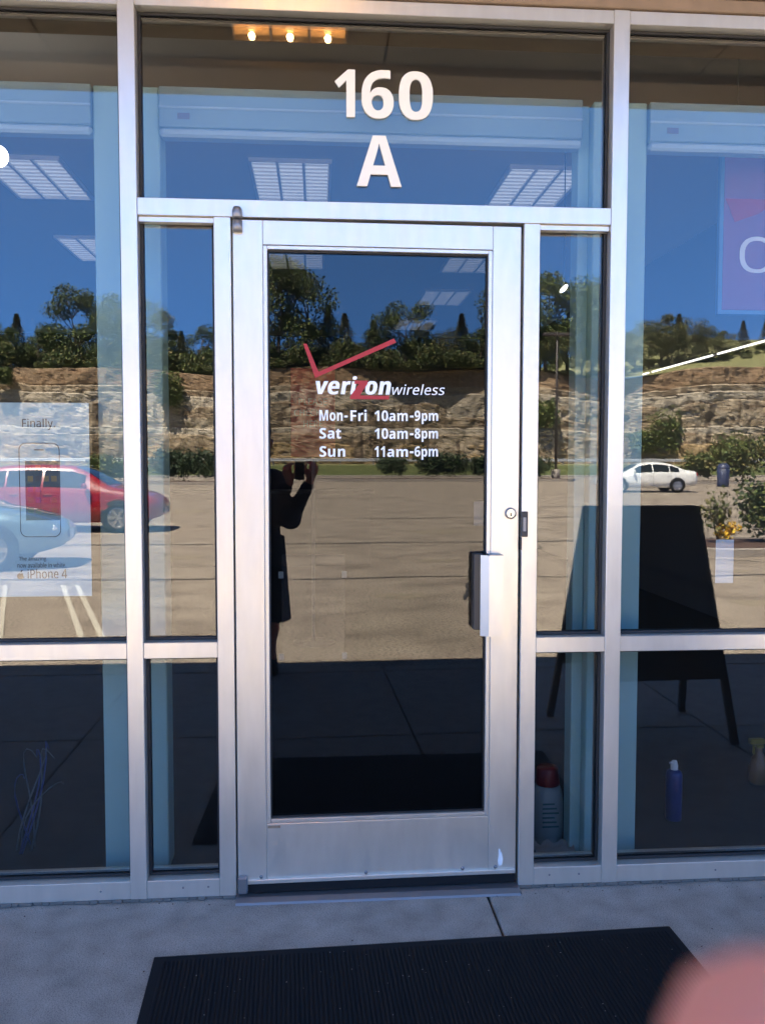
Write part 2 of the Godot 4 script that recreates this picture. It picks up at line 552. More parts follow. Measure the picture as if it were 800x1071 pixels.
func storefront() -> void:
	var w := thing("storefront", Vector3.ZERO, "silver aluminium storefront frame with tinted panes either side of the door", "storefront")
	var bays := [-4.3, -2.3]
	for c in [[ML0, ML1], [MR0, MR1], [-2.35, -2.298], [3.25, 3.302], [-4.36, -4.308]]:
		member(w, "mullion", Vector2(c[0], 0.012), Vector2(c[1], 2.846), -0.114, 0.002)
	member(w, "jamb", Vector2(-0.0528, 0.012), Vector2(0, 2.1745))
	member(w, "jamb", Vector2(0.925, 0.012), Vector2(0.9765, 2.1745))
	member(w, "transom_bar", Vector2(ML1 + 0.0005, 2.1757), Vector2(MR0 - 0.0005, 2.2291))
	# each opening: [x0, x1, y0, y1]
	var opens := [[ML1, MR0, 2.2291, 2.8034], [ML1, -0.0528, 0.8434, 2.1757], [0.9765, MR0, 0.8434, 2.1757], [ML1, -0.0528, 0.07, 0.7924], [0.9765, MR0, 0.07, 0.7924],
		[-2.298, ML0, 0.8434, 2.8034], [-2.298, ML0, 0.07, 0.7924], [MR1, 3.25, 0.8434, 2.8034], [MR1, 3.25, 0.07, 0.7924], [-4.308, -2.35, 0.8434, 2.8034], [-4.308, -2.35, 0.07, 0.7924]]
	for o in opens:
		glazing(w, Vector2(o[0] + 0.001, o[2] + 0.0135 * float(o[2] > 2.0 and o[0] > ML0) * 0 + 0.001), Vector2(o[1] - 0.001, o[3] - 0.001))
	for b in [[-4.308, -2.35], [-2.298, ML0], [ML1, MR0], [MR1, 3.25]]:
		member(w, "head", Vector2(b[0] + 0.0005, 2.8034), Vector2(b[1] - 0.0005, 2.845))
	for b in [[-4.308, -2.35], [-2.298, ML0], [ML1, -0.0528], [0.9765, MR0], [MR1, 3.25]]:
		member(w, "mid_rail", Vector2(b[0] + 0.0005, 0.7924), Vector2(b[1] - 0.0005, 0.8434))
		member(w, "sill", Vector2(b[0] + 0.0005, 0.012), Vector2(b[1] - 0.0005, 0.07))
		# snapped-in glazing bead along the top of each sidelight and rail
	for b in [[ML1, -0.0528], [0.9765, MR0]]:
		member(w, "glazing_bead", Vector2(b[0] + 0.001, 2.158), Vector2(b[1] - 0.001, 2.1752), -0.040, -0.012)
	# caulk and mortar under the sills
	var m := MB.new()
	for b in [[-4.36, 0.0], [0.925, 3.302]]:
		var x: float = b[0]
		while x < b[1]:
			var l := rng.randf_range(0.02, 0.06)
			m.span(Vector3(x, 0.0, -0.11), Vector3(minf(x + l, b[1]), 0.0125, rng.randf_range(-0.004, 0.006)), 0.003)
			x += l
	part(w, "mortar_bed", m.done(), mat("grime", lin(0.13, 0.115, 0.10), 0.95))
	# small screws in the sills
	m = MB.new(true)
	for p in [Vector2(-0.17, 0.045), Vector2(-0.09, 0.045), Vector2(1.03, 0.045), Vector2(1.13, 0.045), Vector2(-0.9, 0.042), Vector2(-0.43, 0.042), Vector2(1.6, 0.042)]:
		m = MB.new(true)
		m.lathe([[0.0035, 0.0], [0.0035, 0.001], [0.0, 0.0016]], 8, Vector3(0, 0, 1), Vector3(p.x, p.y, 0.0))
		part(w, "screw", m.done(), M.grey_metal)

func building() -> void:
	var b := thing("store_building", Vector3.ZERO, "tan stucco shop building with flat roof and deep front canopy", "building")
	bx(b, "wall", Vector3(-9, -0.3, -0.35), Vector3(-4.362, 2.846, 0.03), M.stucco)
	bx(b, "wall", Vector3(3.304, -0.3, -0.35), Vector3(10.2, 2.846, 0.03), M.stucco)
	bx(b, "wall", Vector3(-9, 3.0, -0.35), Vector3(10.2, 4.9, 0.03), M.stucco)
	bx(b, "wall", Vector3(-9, -0.3, -14.3), Vector3(10.2, 4.9, -14.0), M.stucco)
	bx(b, "wall", Vector3(-9.3, -0.3, -14.3), Vector3(-9.003, 4.9, 0.03), M.stucco)
	bx(b, "wall", Vector3(10.203, -0.3, -14.3), Vector3(10.5, 4.9, 0.03), M.stucco)
	bx(b, "roof", Vector3(-9, 4.3, -14), Vector3(10.2, 4.55, -0.352), M.soffit)
	bx(b, "lintel_trim", Vector3(-9, 2.8475, -0.30), Vector3(10.2, 2.886, 0.012), M.trim, 0.003)
	bx(b, "lintel_trim", Vector3(-9, 2.888, -0.30), Vector3(10.2, 2.915, 0.028), M.trim, 0.003)
	bx(b, "lintel_trim", Vector3(-9, 2.917, -0.30), Vector3(10.2, 2.998, 0.045), M.stucco, 0.003)
	# the canopy: soffit boards, a beam behind the fascia and the fascia
	for i in 12:
		bx(b, "soffit_panel", Vector3(-9 + i * 1.6 + 0.006, 3.38, 0.032), Vector3(-9 + (i + 1) * 1.6 - 0.006, 3.42, 1.53), M.soffit, 0.003)
	bx(b, "canopy_beam", Vector3(-9, 3.345, 1.535), Vector3(10.2, 4.2, 1.84), M.stucco, 0.01)
	bx(b, "fascia", Vector3(-9, 3.352, 1.842), Vector3(10.2, 5.1, 1.9), M.trim, 0.01)
	bx(b, "canopy_roof", Vector3(-9, 4.3, 0.032), Vector3(10.2, 4.4, 1.84), M.soffit)
	for x in [-8.6, 9.8]:
		bx(b, "column", Vector3(x - 0.15, 0.002, 1.54), Vector3(x + 0.15, 3.343, 1.83), M.stucco, 0.02)
	# the lit fitting in the soffit
	var l := thing("soffit_light", Vector3(0.15, 3.38, 1.17), "amber three-lamp light set in the canopy soffit above the transom", "light")
	var m := MB.new()
	for r in [[-0.26, -0.255, -0.1, 0.1], [0.255, 0.26, -0.1, 0.1], [-0.26, 0.26, -0.1, -0.095], [-0.26, 0.26, 0.095, 0.1], [-0.092, -0.084, -0.095, 0.095], [0.084, 0.092, -0.095, 0.095]]:
		m.span(Vector3(r[0], -0.03, r[2]), Vector3(r[1], -0.001, r[3]))
	part(l, "frame", m.done(), M.grey_metal)
	for k in 3:
		bx(l, "reflector", Vector3(-0.252 + k * 0.17, -0.006, -0.092), Vector3(-0.09 + k * 0.17, -0.002, 0.092), M.amber_lens)
		var s := MB.new(true)
		s.lathe([[0.0, -0.02], [0.014, -0.012], [0.02, 0.0], [0.014, 0.008], [0.0, 0.01]], 12, Vector3.UP, Vector3(-0.17 + k * 0.17, -0.02, 0))
		part(l, "bulb", s.done(), M.amber_glow)
		var o := OmniLight3D.new()
		o.name = "bulb_light"
		o.light_color = lin(1.0, 0.62, 0.24)
		o.light_energy = 0.004
		o.light_size = 0.015
		o.omni_range = 8.0
		o.shadow_enabled = true
		o.position = Vector3(-0.17 + k * 0.17, -0.055, 0)
		l.add_child(o, true)

# ------------------------------------------------------------------ the door
func door() -> void:
	var d := thing("entrance_door", Vector3(0.0, 0.0, 0.0), "silver aluminium glass door with white and red opening-hours lettering", "door")
	d.rotation.y = deg_to_rad(0.95)     # left a little short of flush on its pivot side
	var zf := 0.002
	var zb := -0.043
	var al: Material = M.anodised_aluminium
	bx(d, "stile", Vector3(0.006, 0.026, zb), Vector3(0.098, 2.168, zf), al, 0.002)
	bx(d, "stile", Vector3(0.827, 0.026, zb), Vector3(0.919, 2.168, zf), al, 0.002)
	bx(d, "top_rail", Vector3(0.0985, 2.092, zb), Vector3(0.8265, 2.168, zf), al, 0.002)
	bx(d, "bottom_rail", Vector3(0.0985, 0.026, zb), Vector3(0.8265, 0.246, zf), al, 0.002)
	for r in [[0.0985, 0.2465, 0.1115, 2.0915], [0.8135, 0.2465, 0.8265, 2.0915], [0.112, 2.0795, 0.813, 2.0915], [0.112, 0.2465, 0.813, 0.2595]]:
		bx(d, "glazing_stop", Vector3(r[0], r[1], zb + 0.004), Vector3(r[2], r[3], zf - 0.003), al, 0.0015)
	bx(d, "pane", Vector3(0.113, 0.261, -0.026), Vector3(0.812, 2.078, -0.020), M.door_glass)
	var m := MB.new()
	for r in [[0.1116, 0.2596, 0.8134, 0.2655], [0.1116, 2.0735, 0.8134, 2.0794], [0.1116, 0.2655, 0.1165, 2.0735], [0.8085, 0.2655, 0.8134, 2.0735]]:
		m.span(Vector3(r[0], r[1], -0.0185), Vector3(r[2], r[3], -0.012), 0.001)
		m.span(Vector3(r[0], r[1], -0.036), Vector3(r[2], r[3], -0.0275))
	part(d, "gasket", m.done(), M.gasket)
	# bottom edge: drip strip, sweep
	bx(d, "drip_strip", Vector3(0.03, 0.052, zf + 0.0005), Vector3(0.917, 0.066, zf + 0.010), al, 0.002)
	bx(d, "door_sweep", Vector3(0.03, 0.022, zf + 0.0005), Vector3(0.917, 0.0515, zf + 0.006), M.black_rubber, 0.001)
	m = MB.new(true)
	for x in [0.08, 0.42, 0.74, 0.85]:
		m = MB.new(true)
		m.lathe([[0.006, 0.0], [0.006, 0.002], [0.0, 0.004]], 10, Vector3(0, 0, 1), Vector3(x, 0.073, zf))
		part(d, "screw", m.done(), M.grey_metal)
	# pivots
	m = MB.new(true)
	m.lathe([[0.0, 0.0], [0.0155, 0.0], [0.0155, 0.034], [0.013, 0.036], [0.0, 0.036]], 20, Vector3.UP, Vector3(0.021, 2.127, 0.008))
	part(d, "pivot", m.done(), M.grey_metal)
	m = MB.new()
	m.span(Vector3(0.006, 0.026, zf), Vector3(0.037, 0.082, 0.026), 0.005)
	part(d, "pivot", m.done(), M.grey_metal)
	# lock cylinder
	m = MB.new(true)
	m.lathe([[0.0185, 0.0], [0.0185, 0.006], [0.016, 0.009], [0.0135, 0.009]], 28, Vector3(0, 0, 1), Vector3(0.8905, 1.25, zf))
	var lk := part(d, "lock_cylinder", m.done(), M.grey_metal)
	m = MB.new(true)
	m.lathe([[0.0135, 0.0085], [0.0, 0.0085]], 28, Vector3(0, 0, 1), Vector3(0.8905, 1.25, zf))
	part(lk, "core", m.done(), M.bright_metal)
	m = MB.new()
	m.span(Vector3(0.8885, 1.241, zf + 0.0085), Vector3(0.8925, 1.251, zf + 0.0095))
	part(lk, "keyhole", m.done(), M.black_rubber)
	# pull handle: an angled aluminium grip on a black back plate
	var h := Node3D.new()
	h.name = "pull_handle"
	d.add_child(h)
	m = MB.new()
	m.extrude(PackedVector2Array([Vector2(0.788, 0.026), Vector2(0.788, 0.030), Vector2(0.812, 0.052), Vector2(0.857, 0.052), Vector2(0.857, 0.003), Vector2(0.852, 0.003), Vector2(0.852, 0.046), Vector2(0.8145, 0.046)]), 0.0, 0.262)
	var g := part(h, "grip", m.done(), al, Vector3(0, 0.855, 0))
	g.transform = Transform3D(Basis(Vector3(1, 0, 0), Vector3(0, 0, 1), Vector3(0, 1, 0)), Vector3(0, 0.855, 0))
	g.mesh = flipped(g.mesh)
	bx(h, "cap", Vector3(0.812, 1.1172, 0.004), Vector3(0.8565, 1.1192, 0.052), M.grey_metal)
	bx(h, "back_plate", Vector3(0.767, 0.873, -0.017), Vector3(0.8, 1.120, 0.024), M.black_paint, 0.002)
	# labels and marks on the leaf
	bx(d, "maker_label", Vector3(0.102, 0.232, zf), Vector3(0.142, 0.240, zf + 0.0008), M.trim)
	m = MB.new()
	m.extrude(PackedVector2Array([Vector2(0.862, 0.075), Vector2(0.872, 0.078), Vector2(0.876, 0.098), Vector2(0.871, 0.122), Vector2(0.867, 0.120), Vector2(0.866, 0.132), Vector2(0.861, 0.134), Vector2(0.862, 0.113), Vector2(0.858, 0.094)]), zf, zf + 0.0006)
	part(d, "paint_smear", m.done(), M.white_paint)
	# lettering on the outside of the glass
	var z := -0.0192
	var lg := Node3D.new()
	lg.name = "logo_lettering"
	lg.position.z = z
	d.add_child(lg)
	m = MB.new()
	m.extrude(PackedVector2Array([Vector2(0.2225, 1.7905), Vector2(0.2335, 1.7905), Vector2(0.2705, 1.702), Vector2(0.5115, 1.811), Vector2(0.519, 1.7985), Vector2(0.260, 1.6835)]), 0.0, 0.0008)
	part(lg, "check_mark", m.done(), M.red_vinyl)
	part(lg, "letters", text_mesh("veri", Rect2(0.2545, 1.6315, 0.128, 0.058), true, 0.16), M.white_vinyl)
	part(lg, "letters", text_mesh("on", Rect2(0.4165, 1.6315, 0.079, 0.0435), true, 0.16), M.white_vinyl)
	m = MB.new()
	m.extrude(PackedVector2Array([Vector2(0.386, 1.676), Vector2(0.428, 1.676), Vector2(0.4265, 1.666), Vector2(0.402, 1.6285), Vector2(0.497, 1.6285), Vector2(0.495, 1.617), Vector2(0.371, 1.617), Vector2(0.371, 1.6255), Vector2(0.4, 1.6655), Vector2(0.3845, 1.6655)]), 0.001, 0.0018)
	part(lg, "letter_z", m.done(), M.red_vinyl)
	for k in [1, 2]:
		part(lg, "letters", text_mesh("veri", Rect2(0.2545 + k * 0.0011, 1.6315, 0.128, 0.058), true, 0.16, 0.001 + k * 0.0004), M.white_vinyl)
		part(lg, "letters", text_mesh("on", Rect2(0.4165 + k * 0.0011, 1.6315, 0.079, 0.0435), true, 0.16, 0.001 + k * 0.0004), M.white_vinyl)
	part(lg, "letters", text_mesh("wireless", Rect2(0.501, 1.632, 0.172, 0.034), false, 0.2), M.white_vinyl)
	var hl := Node3D.new()
	hl.name = "hours_lettering"
	hl.position.z = z
	d.add_child(hl)
	for r in [["Mon", 0.273, 1.5475, 0.074, 0.034], ["-", 0.352, 1.5585, 0.011, 0.006], ["Fri", 0.372, 1.5475, 0.052, 0.036],
		["10am", 0.4495, 1.5475, 0.107, 0.034], ["-", 0.5635, 1.5595, 0.012, 0.006], ["9pm", 0.579, 1.5385, 0.076, 0.043],
		["Sat", 0.273, 1.4905, 0.069, 0.034], ["10am", 0.4495, 1.4905, 0.107, 0.034], ["-", 0.5635, 1.5025, 0.012, 0.006], ["8pm", 0.579, 1.4815, 0.076, 0.043],
		["Sun", 0.273, 1.4325, 0.082, 0.034], ["11", 0.4495, 1.4325, 0.033, 0.034], ["am", 0.4905, 1.4325, 0.067, 0.0255], ["-", 0.5635, 1.4445, 0.012, 0.006], ["6pm", 0.579, 1.4235, 0.076, 0.043]]:
		part(hl, "letters", text_mesh(r[0], Rect2(r[1], r[2], r[3], r[4])), M.white_vinyl)
	# things fixed to the inside of the glass
	bx(d, "notice_card", Vector3(0.776, 1.208, -0.0285), Vector3(0.812, 1.288, -0.0278), M.white_paint)
	var ac := bx(d, "clear_sleeve", Vector3(0.150, 0.772, -0.0315), Vector3(0.354, 1.118, -0.0295), M.acrylic)
	for p in [Vector2(0.352, 1.052), Vector2(0.148, 1.052), Vector2(0.352, 0.785), Vector2(0.148, 0.785)]:
		bx(ac, "clip", Vector3(p.x - 0.008 - 0.252, p.y - 0.011 - 0.945, 0.0015), Vector3(p.x + 0.008 - 0.252, p.y + 0.011 - 0.945, 0.0025), M.paper)
	# fixed beside it: upper pivot half and the strike
	var s := thing("pivot_block", Vector3.ZERO, "grey pivot block on the frame over the door's upper left corner", "pivot")
	m = MB.new(true)
	m.lathe([[0.0, 0.0], [0.0135, 0.0], [0.0155, 0.003], [0.0155, 0.024], [0.011, 0.034], [0.0, 0.036]], 20, Vector3.UP, Vector3(0.021, 2.168, 0.014))
	part(s, "pivot_cap", m.done(), M.grey_metal)
	m = MB.new()
	m.span(Vector3(0.007, 2.1762, 0.0005), Vector3(0.035, 2.2, 0.012), 0.002)
	part(s, "pivot_arm", m.done(), M.grey_metal)
	var k := thing("latch_guard", Vector3(0.0, 0.0, 0.0), "small black strike plate on the jamb right of the door lock", "latch")
	m = MB.new()
	m.span(Vector3(0.922, 1.174, 0.0005), Vector3(0.9445, 1.256, 0.007), 0.002)
	part(k, "plate", m.done(), M.black_paint)
	m = MB.new()
	m.span(Vector3(0.928, 1.192, 0.0072), Vector3(0.938, 1.238, 0.009), 0.001)
	part(k, "strike", m.done(), M.grey_metal)
	m = MB.new()
	m.span(Vector3(0.9215, 1.132, -0.02), Vector3(0.9245, 1.172, 0.005))
	part(k, "tongue", m.done(), M.black_paint)
	var t := thing("threshold", Vector3.ZERO, "low silver threshold strip under the glass door", "threshold")
	m = MB.new()
	m.extrude(PackedVector2Array([Vector2(-0.10, 0.0), Vector2(0.045, 0.0), Vector2(0.04, 0.006), Vector2(0.02, 0.0145), Vector2(-0.10, 0.0145)]), 0.0, 0.924)
	var tm := part(t, "plate", m.done(), M.grey_metal)
	tm.transform = Transform3D(Basis(Vector3(0, 0, 1), Vector3(0, 1, 0), Vector3(1, 0, 0)), Vector3(0.0005, 0.0005, 0))
	tm.mesh = flipped(tm.mesh)

func flipped(src: Mesh) -> ArrayMesh:   # for meshes whose basis swaps handedness
	var a := src.surface_get_arrays(0)
	var v: PackedVector3Array = a[Mesh.ARRAY_VERTEX]
	var st := SurfaceTool.new()
	st.begin(Mesh.PRIMITIVE_TRIANGLES)
	st.set_smooth_group(-1)
	var idx = a[Mesh.ARRAY_INDEX]
	var n: int = idx.size() if idx != null else v.size()
	for i in range(0, n, 3):
		for k in [0, 2, 1]:
			st.add_vertex(v[idx[i + k]] if idx != null else v[i + k])
	st.generate_normals()
	return st.commit()

func address() -> void:
	var n := thing("address_number", Vector3(0, 0, GZ + 0.0045), "raised white street number 160 on the transom glass", "number")
	part(n, "digit", text_mesh("1", Rect2(0.324, 2.505, 0.064, 0.146), true, 0.0, 0.007), M.white_letter)
	part(n, "digit", text_mesh("6", Rect2(0.409, 2.5025, 0.101, 0.150), true, 0.0, 0.007), M.white_letter)
	part(n, "digit", text_mesh("0", Rect2(0.527, 2.5025, 0.108, 0.150), true, 0.0, 0.007), M.white_letter)
	var a := thing("suite_letter", Vector3(0, 0, GZ + 0.0045), "raised white letter A below the street number", "letter")
	part(a, "letter", text_mesh("A", Rect2(0.393, 2.292, 0.143, 0.158), true, 0.0, 0.007), M.white_letter)

func door_mat() -> void:
	var t := thing("door_mat", Vector3(0.58, 0.0, 0.79), "black ribbed rubber mat on the pavement before the door", "mat")
	t.rotation.y = deg_to_rad(2.05)
	var m := MB.new()
	m.extrude(PackedVector2Array([Vector2(-0.5, 0.0), Vector2(0.5, 0.0), Vector2(0.487, 0.006), Vector2(-0.487, 0.006)]), -0.765, 0.765)
	var b := part(t, "base", m.done(), M.black_rubber)
	b.transform = Transform3D(Basis(Vector3(0, 0, 1), Vector3(0, 1, 0), Vector3(1, 0, 0)), Vector3(0, 0.0005, 0))
	b.mesh = flipped(b.mesh)
	m = MB.new()
	for i in 124:
		var x := -0.738 + i * 0.012
		m.span(Vector3(x, 0.006, -0.46), Vector3(x + 0.007, 0.0098, 0.46), 0.001)
	tag(part(t, "ribs", m.done(), M.black_rubber), "", "", "", "stuff")

# ------------------------------------------------------------------ inside the shop
func interior() -> void:
	struct("shop_floor", sheet([-8.9, 10.1], [-14.0, -0.115], func(_x, _z): return 0.004), M.carpet)
	struct("shop_ceiling", box_mesh(Vector3(14.0, 0.05, 13.6)), M.ceiling_tile, Vector3(-1.4, 3.63, -7.15))
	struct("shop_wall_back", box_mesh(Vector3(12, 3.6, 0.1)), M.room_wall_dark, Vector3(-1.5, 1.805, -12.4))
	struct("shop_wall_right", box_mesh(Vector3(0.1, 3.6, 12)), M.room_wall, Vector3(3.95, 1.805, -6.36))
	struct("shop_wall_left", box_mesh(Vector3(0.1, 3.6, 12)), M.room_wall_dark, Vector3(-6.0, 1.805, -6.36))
	var pl := thing("window_post", Vector3(-0.357, 0.004, -0.27), "white post inside with the blue-green glass tint put into its colour, behind the mullion left of the door", "post", "posts behind the mullions")
	bx(pl, "shaft", Vector3(-0.107, 0, -0.06), Vector3(0.107, 2.645, 0.06), M.post_glass_tint, 0.004)
	var pr := thing("window_post", Vector3(1.306, 0.004, -0.27), "white post inside with the blue-green glass tint put into its colour, behind the mullion right of the door", "post", "posts behind the mullions")
	bx(pr, "shaft", Vector3(-0.094, 0, -0.06), Vector3(0.094, 2.645, 0.06), M.post_glass_tint, 0.004)
	bx(pr, "return_panel", Vector3(-0.135, 0, -0.06), Vector3(-0.096, 2.645, 0.02), M.post_glass_tint, 0.003)
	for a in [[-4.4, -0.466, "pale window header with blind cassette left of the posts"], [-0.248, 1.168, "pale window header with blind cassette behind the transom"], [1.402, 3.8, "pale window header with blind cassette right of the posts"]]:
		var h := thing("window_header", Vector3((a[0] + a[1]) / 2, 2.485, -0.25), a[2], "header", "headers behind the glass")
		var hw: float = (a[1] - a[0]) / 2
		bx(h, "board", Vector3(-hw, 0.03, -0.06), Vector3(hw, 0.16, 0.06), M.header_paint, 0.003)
		bx(h, "cassette", Vector3(-hw, 0.0, 0.002), Vector3(hw, 0.029, 0.058), M.blind_paint, 0.008)
		bx(h, "valance", Vector3(-hw, 0.088, 0.0605), Vector3(hw, 0.096, 0.066), M.blind_paint, 0.002)
		bx(h, "sticker", Vector3(-hw + 0.06, 0.055, 0.0605), Vector3(-hw + 0.1, 0.075, 0.0615), M.grey_metal)
	# ceiling lights
	var places := [["over the transom, nearest the glass", 0.08, -4.12], ["seen through the top of the door", 0.05, -6.6], ["in the right half of the transom", 1.98, -4.12], ["second in the right-hand row", 1.95, -6.65], ["third in the right-hand row", 1.92, -8.68], ["last in the right-hand row", 1.8, -10.9], ["seen high in the left window", -1.86, -4.2], ["further back in the left window", -1.95, -6.4]]
	for p in places:
		var t := thing("ceiling_light", Vector3(p[1], 3.605, p[2]), "lit rectangular ceiling light " + p[0], "light", "lights in the shop ceiling")
		var m := MB.new()
		for r in [[-0.3, -0.28, -0.6, 0.6], [0.28, 0.3, -0.6, 0.6], [-0.28, 0.28, -0.6, -0.58], [-0.28, 0.28, 0.58, 0.6], [-0.105, -0.085, -0.58, 0.58], [0.085, 0.105, -0.58, 0.58]]:
			m.span(Vector3(r[0], -0.03, r[2] * 0.8), Vector3(r[1], -0.001, r[3] * 0.8))
		part(t, "frame", m.done(), M.white_paint)
		for k in 3:
			bx(t, "lens", Vector3(-0.278 + k * 0.19 , -0.012, -0.46), Vector3(-0.107 + k * 0.19, -0.004, 0.46), M.troffer_glow)
		var m2 := MB.new()
		for k in 11:
			m2.span(Vector3(-0.279, -0.026, -0.42 + k * 0.082), Vector3(0.279, -0.014, -0.4165 + k * 0.082))
		part(t, "louvre", m2.done(), M.white_paint)
		var al := AreaLight3D.new()
		al.name = "lamp_light"
		al.area_size = Vector2(0.55, 0.92)
		al.light_energy = 0.014
		al.light_color = lin(0.92, 0.96, 1.0)
		al.area_range = 14.0
		al.shadow_enabled = true
		al.position = Vector3(0, -0.035, 0)
		al.rotation = Vector3(-PI / 2, 0, 0)
		t.add_child(al, true)
	for q in [["pendant globe lamp hanging high behind the left window", Vector3(-1.36, 2.98, -1.9), 0.055], ["small pendant lamp hanging behind the right sidelight", Vector3(1.91, 2.58, -3.0), 0.034]]:
		var t := thing("pendant_lamp", q[1], q[0], "lamp", "pendant lamps")
		var m := MB.new(true)
		var r: float = q[2]
		var prof := []
		for k in 13: prof.append([r * sin(PI * k / 12.6), -r * cos(PI * k / 12.6)])
		m.lathe(prof, 28)
		var gl := part(t, "globe", m.done(), M.pendant_glow)
		if r < 0.05: gl.transform = Transform3D(Basis(Vector3(0, 0, 1), deg_to_rad(48.0)) * Basis.from_scale(Vector3(1.0, 0.36, 0.9)), Vector3.ZERO)
		m = MB.new()
		m.tube([Vector3(0, r, 0), Vector3(0, 3.6 - q[1].y, 0)], [0.004, 0.004], 6)
		part(t, "cord", m.done(), M.black_paint)
		var o := OmniLight3D.new()
		o.name = "lamp_light"
		o.light_energy = 0.004
		o.light_color = lin(1.0, 0.92, 0.85)
		o.light_size = r * 0.8
		o.shadow_enabled = true
		t.add_child(o, true)
	# the light strip along the right wall
	var ls := thing("wall_light_strip", Vector3(3.86, 2.4, -6.4), "thin lit white strip running along the shop's right wall", "light")
	bx(ls, "channel", Vector3(0.0, -0.015, -3.1), Vector3(0.039, 0.015, 3.1), M.grey_metal, 0.004)
	for k in 4:
		bx(ls, "tube", Vector3(-0.014, -0.008, -3.05 + k * 1.53), Vector3(-0.001, 0.008, -1.62 + k * 1.53), M.strip_glow, 0.003)
	bx(self, "wall_panel", Vector3(3.86, 0.3, -8.5), Vector3(3.898, 2.2, -3.5), M.room_wall)
	tag(get_node("wall_panel"), "dark display panel on the shop's right wall under the light strip", "panel")
	poster()
	var os := thing("hanging_sign", Vector3(2.11, 2.0, -0.5), "lilac hanging sign with a red wedge and a large white O", "sign")
	bx(os, "board", Vector3(-0.3, 0.0, -0.008), Vector3(0.34, 0.62, 0.008), mat("sign_lilac", lin(0.24, 0.09, 0.20), 0.6), 0.003)
	var m := MB.new()
	for r in [[-0.315, -0.3, -0.015, 0.635], [0.34, 0.355, -0.015, 0.635], [-0.3, 0.34, -0.015, 0.0], [-0.3, 0.34, 0.62, 0.635]]:
		m.span(Vector3(r[0], r[2], -0.011), Vector3(r[1], r[3], 0.011))
	part(os, "frame", m.done(), mat("sign_blue", lin(0.10, 0.22, 0.38), 0.5))
	m = MB.new()
	m.extrude(PackedVector2Array([Vector2(-0.293, 0.420), Vector2(-0.255, 0.332), Vector2(-0.16, 0.366), Vector2(-0.10, 0.41), Vector2(-0.10, 0.42)]), 0.009, 0.010)
	part(os, "wedge", m.done(), M.red_vinyl)
	part(os, "letter", text_mesh("O", Rect2(-0.233, 0.142, 0.136, 0.137), false, 0.0, 0.002), M.white_vinyl, Vector3(0, 0, 0.0105))
	m = MB.new()
	for x in [-0.25, 0.3]:
		m.tube([Vector3(x, 0.63, 0), Vector3(x, 1.6, 0)], [0.0015, 0.0015], 5)
	part(os, "wire", m.done(), M.grey_metal)
	# the red sign on a stand
	var rs := thing("stand_sign", Vector3(0.235, 0.004, -4.0), "dark red stand sign reading PLEASE CHECK IN HERE behind the door", "sign")
	bx(rs, "panel", Vector3(-0.17, 1.46, -0.012), Vector3(0.17, 2.14, 0.012), mat("sign_red", lin(0.75, 0.06, 0.05), 0.5), 0.003)
	m = MB.new(true)
	m.lathe([[0.0, 0.0], [0.17, 0.0], [0.165, 0.015], [0.02, 0.02], [0.014, 0.03], [0.014, 1.46], [0.0, 1.46]], 20)
	part(rs, "stand", m.done(), M.grey_metal)
	var yy := 1.86
	for r in [["PLEASE", 0.0], ["CHECK IN", -0.085], ["HERE", -0.17]]:
		var wd := 0.036 * len(r[0])
		part(rs, "letters", text_mesh(r[0], Rect2(-wd / 2, yy + r[1], wd, 0.05), false), M.paper, Vector3(0, 0, 0.0125))
	# a counter far back, so that the room is not bare
	var ct := thing("service_counter", Vector3(-0.6, 0.004, -9.5), "dark service counter at the back of the shop", "counter")
	bx(ct, "front", Vector3(-1.6, 0, -0.3), Vector3(1.6, 1.0, 0.3), M.black_paint, 0.005)
	bx(ct, "worktop", Vector3(-1.65, 1.0005, -0.36), Vector3(1.65, 1.04, 0.36), M.room_wall, 0.005)
	# paper notice in the right window
	tag(bx(self, "window_notice", Vector3(1.612, 1.006, GZ - 0.0285), Vector3(1.675, 1.154, GZ - 0.0275), M.paper), "small blank white notice taped inside the right window", "notice")
	# cleaning things on the floor
	var jug := thing("detergent_jug", Vector3(1.118, 0.004, -0.36), "white plastic jug with red cap on the floor behind the right sidelight", "jug")
	m = MB.new(true)
	m.lathe([[0.0, 0.0], [0.05, 0.0], [0.056, 0.01], [0.058, 0.05], [0.058, 0.15], [0.054, 0.19], [0.046, 0.21], [0.0, 0.213]], 24)
	var jb := part(jug, "body", m.done(), M.jug_plastic)
	m = MB.new(true)
	m.lathe([[0.0, 0.0], [0.043, 0.0], [0.044, 0.008], [0.04, 0.06], [0.036, 0.066], [0.0, 0.068]], 24, Vector3.UP, Vector3(0, 0.2135, 0))
	part(jug, "cap", m.done(), mat("cap_red", lin(0.18, 0.012, 0.012), 0.4))
	m = MB.new()
	for k in 6:
		m.span(Vector3(-0.033, 0.07 + k * 0.017, 0.0585), Vector3(0.028 - (k % 3) * 0.008, 0.076 + k * 0.017, 0.0592))
	part(jb, "label_print", m.done(), mat("jug_print", lin(0.05, 0.13, 0.14), 0.6))
	var rag := MB.new(true)
	var pts := []
	for i in 10:
		var row := []
		for j in 10:
			row.append(Vector3(i * 0.016, 0.008 + 0.03 * absf(sin(i * 0.9 + j * 0.5)) * absf(cos(j * 0.7)), -j * 0.012))
		pts.append(row)
	rag.grid(pts)
	tag(part(self, "cleaning_rag", rag.done(), mat("rag_grey", lin(0.22, 0.2, 0.19), 0.9), Vector3(1.04, 0.002, -0.18)), "crumpled pale rag on the floor before the white jug", "rag")
	var sp := thing("spray_can", Vector3(1.668, 0.004, -0.51), "blue spray can with white nozzle on the carpet behind the right window", "can")
	m = MB.new(true)
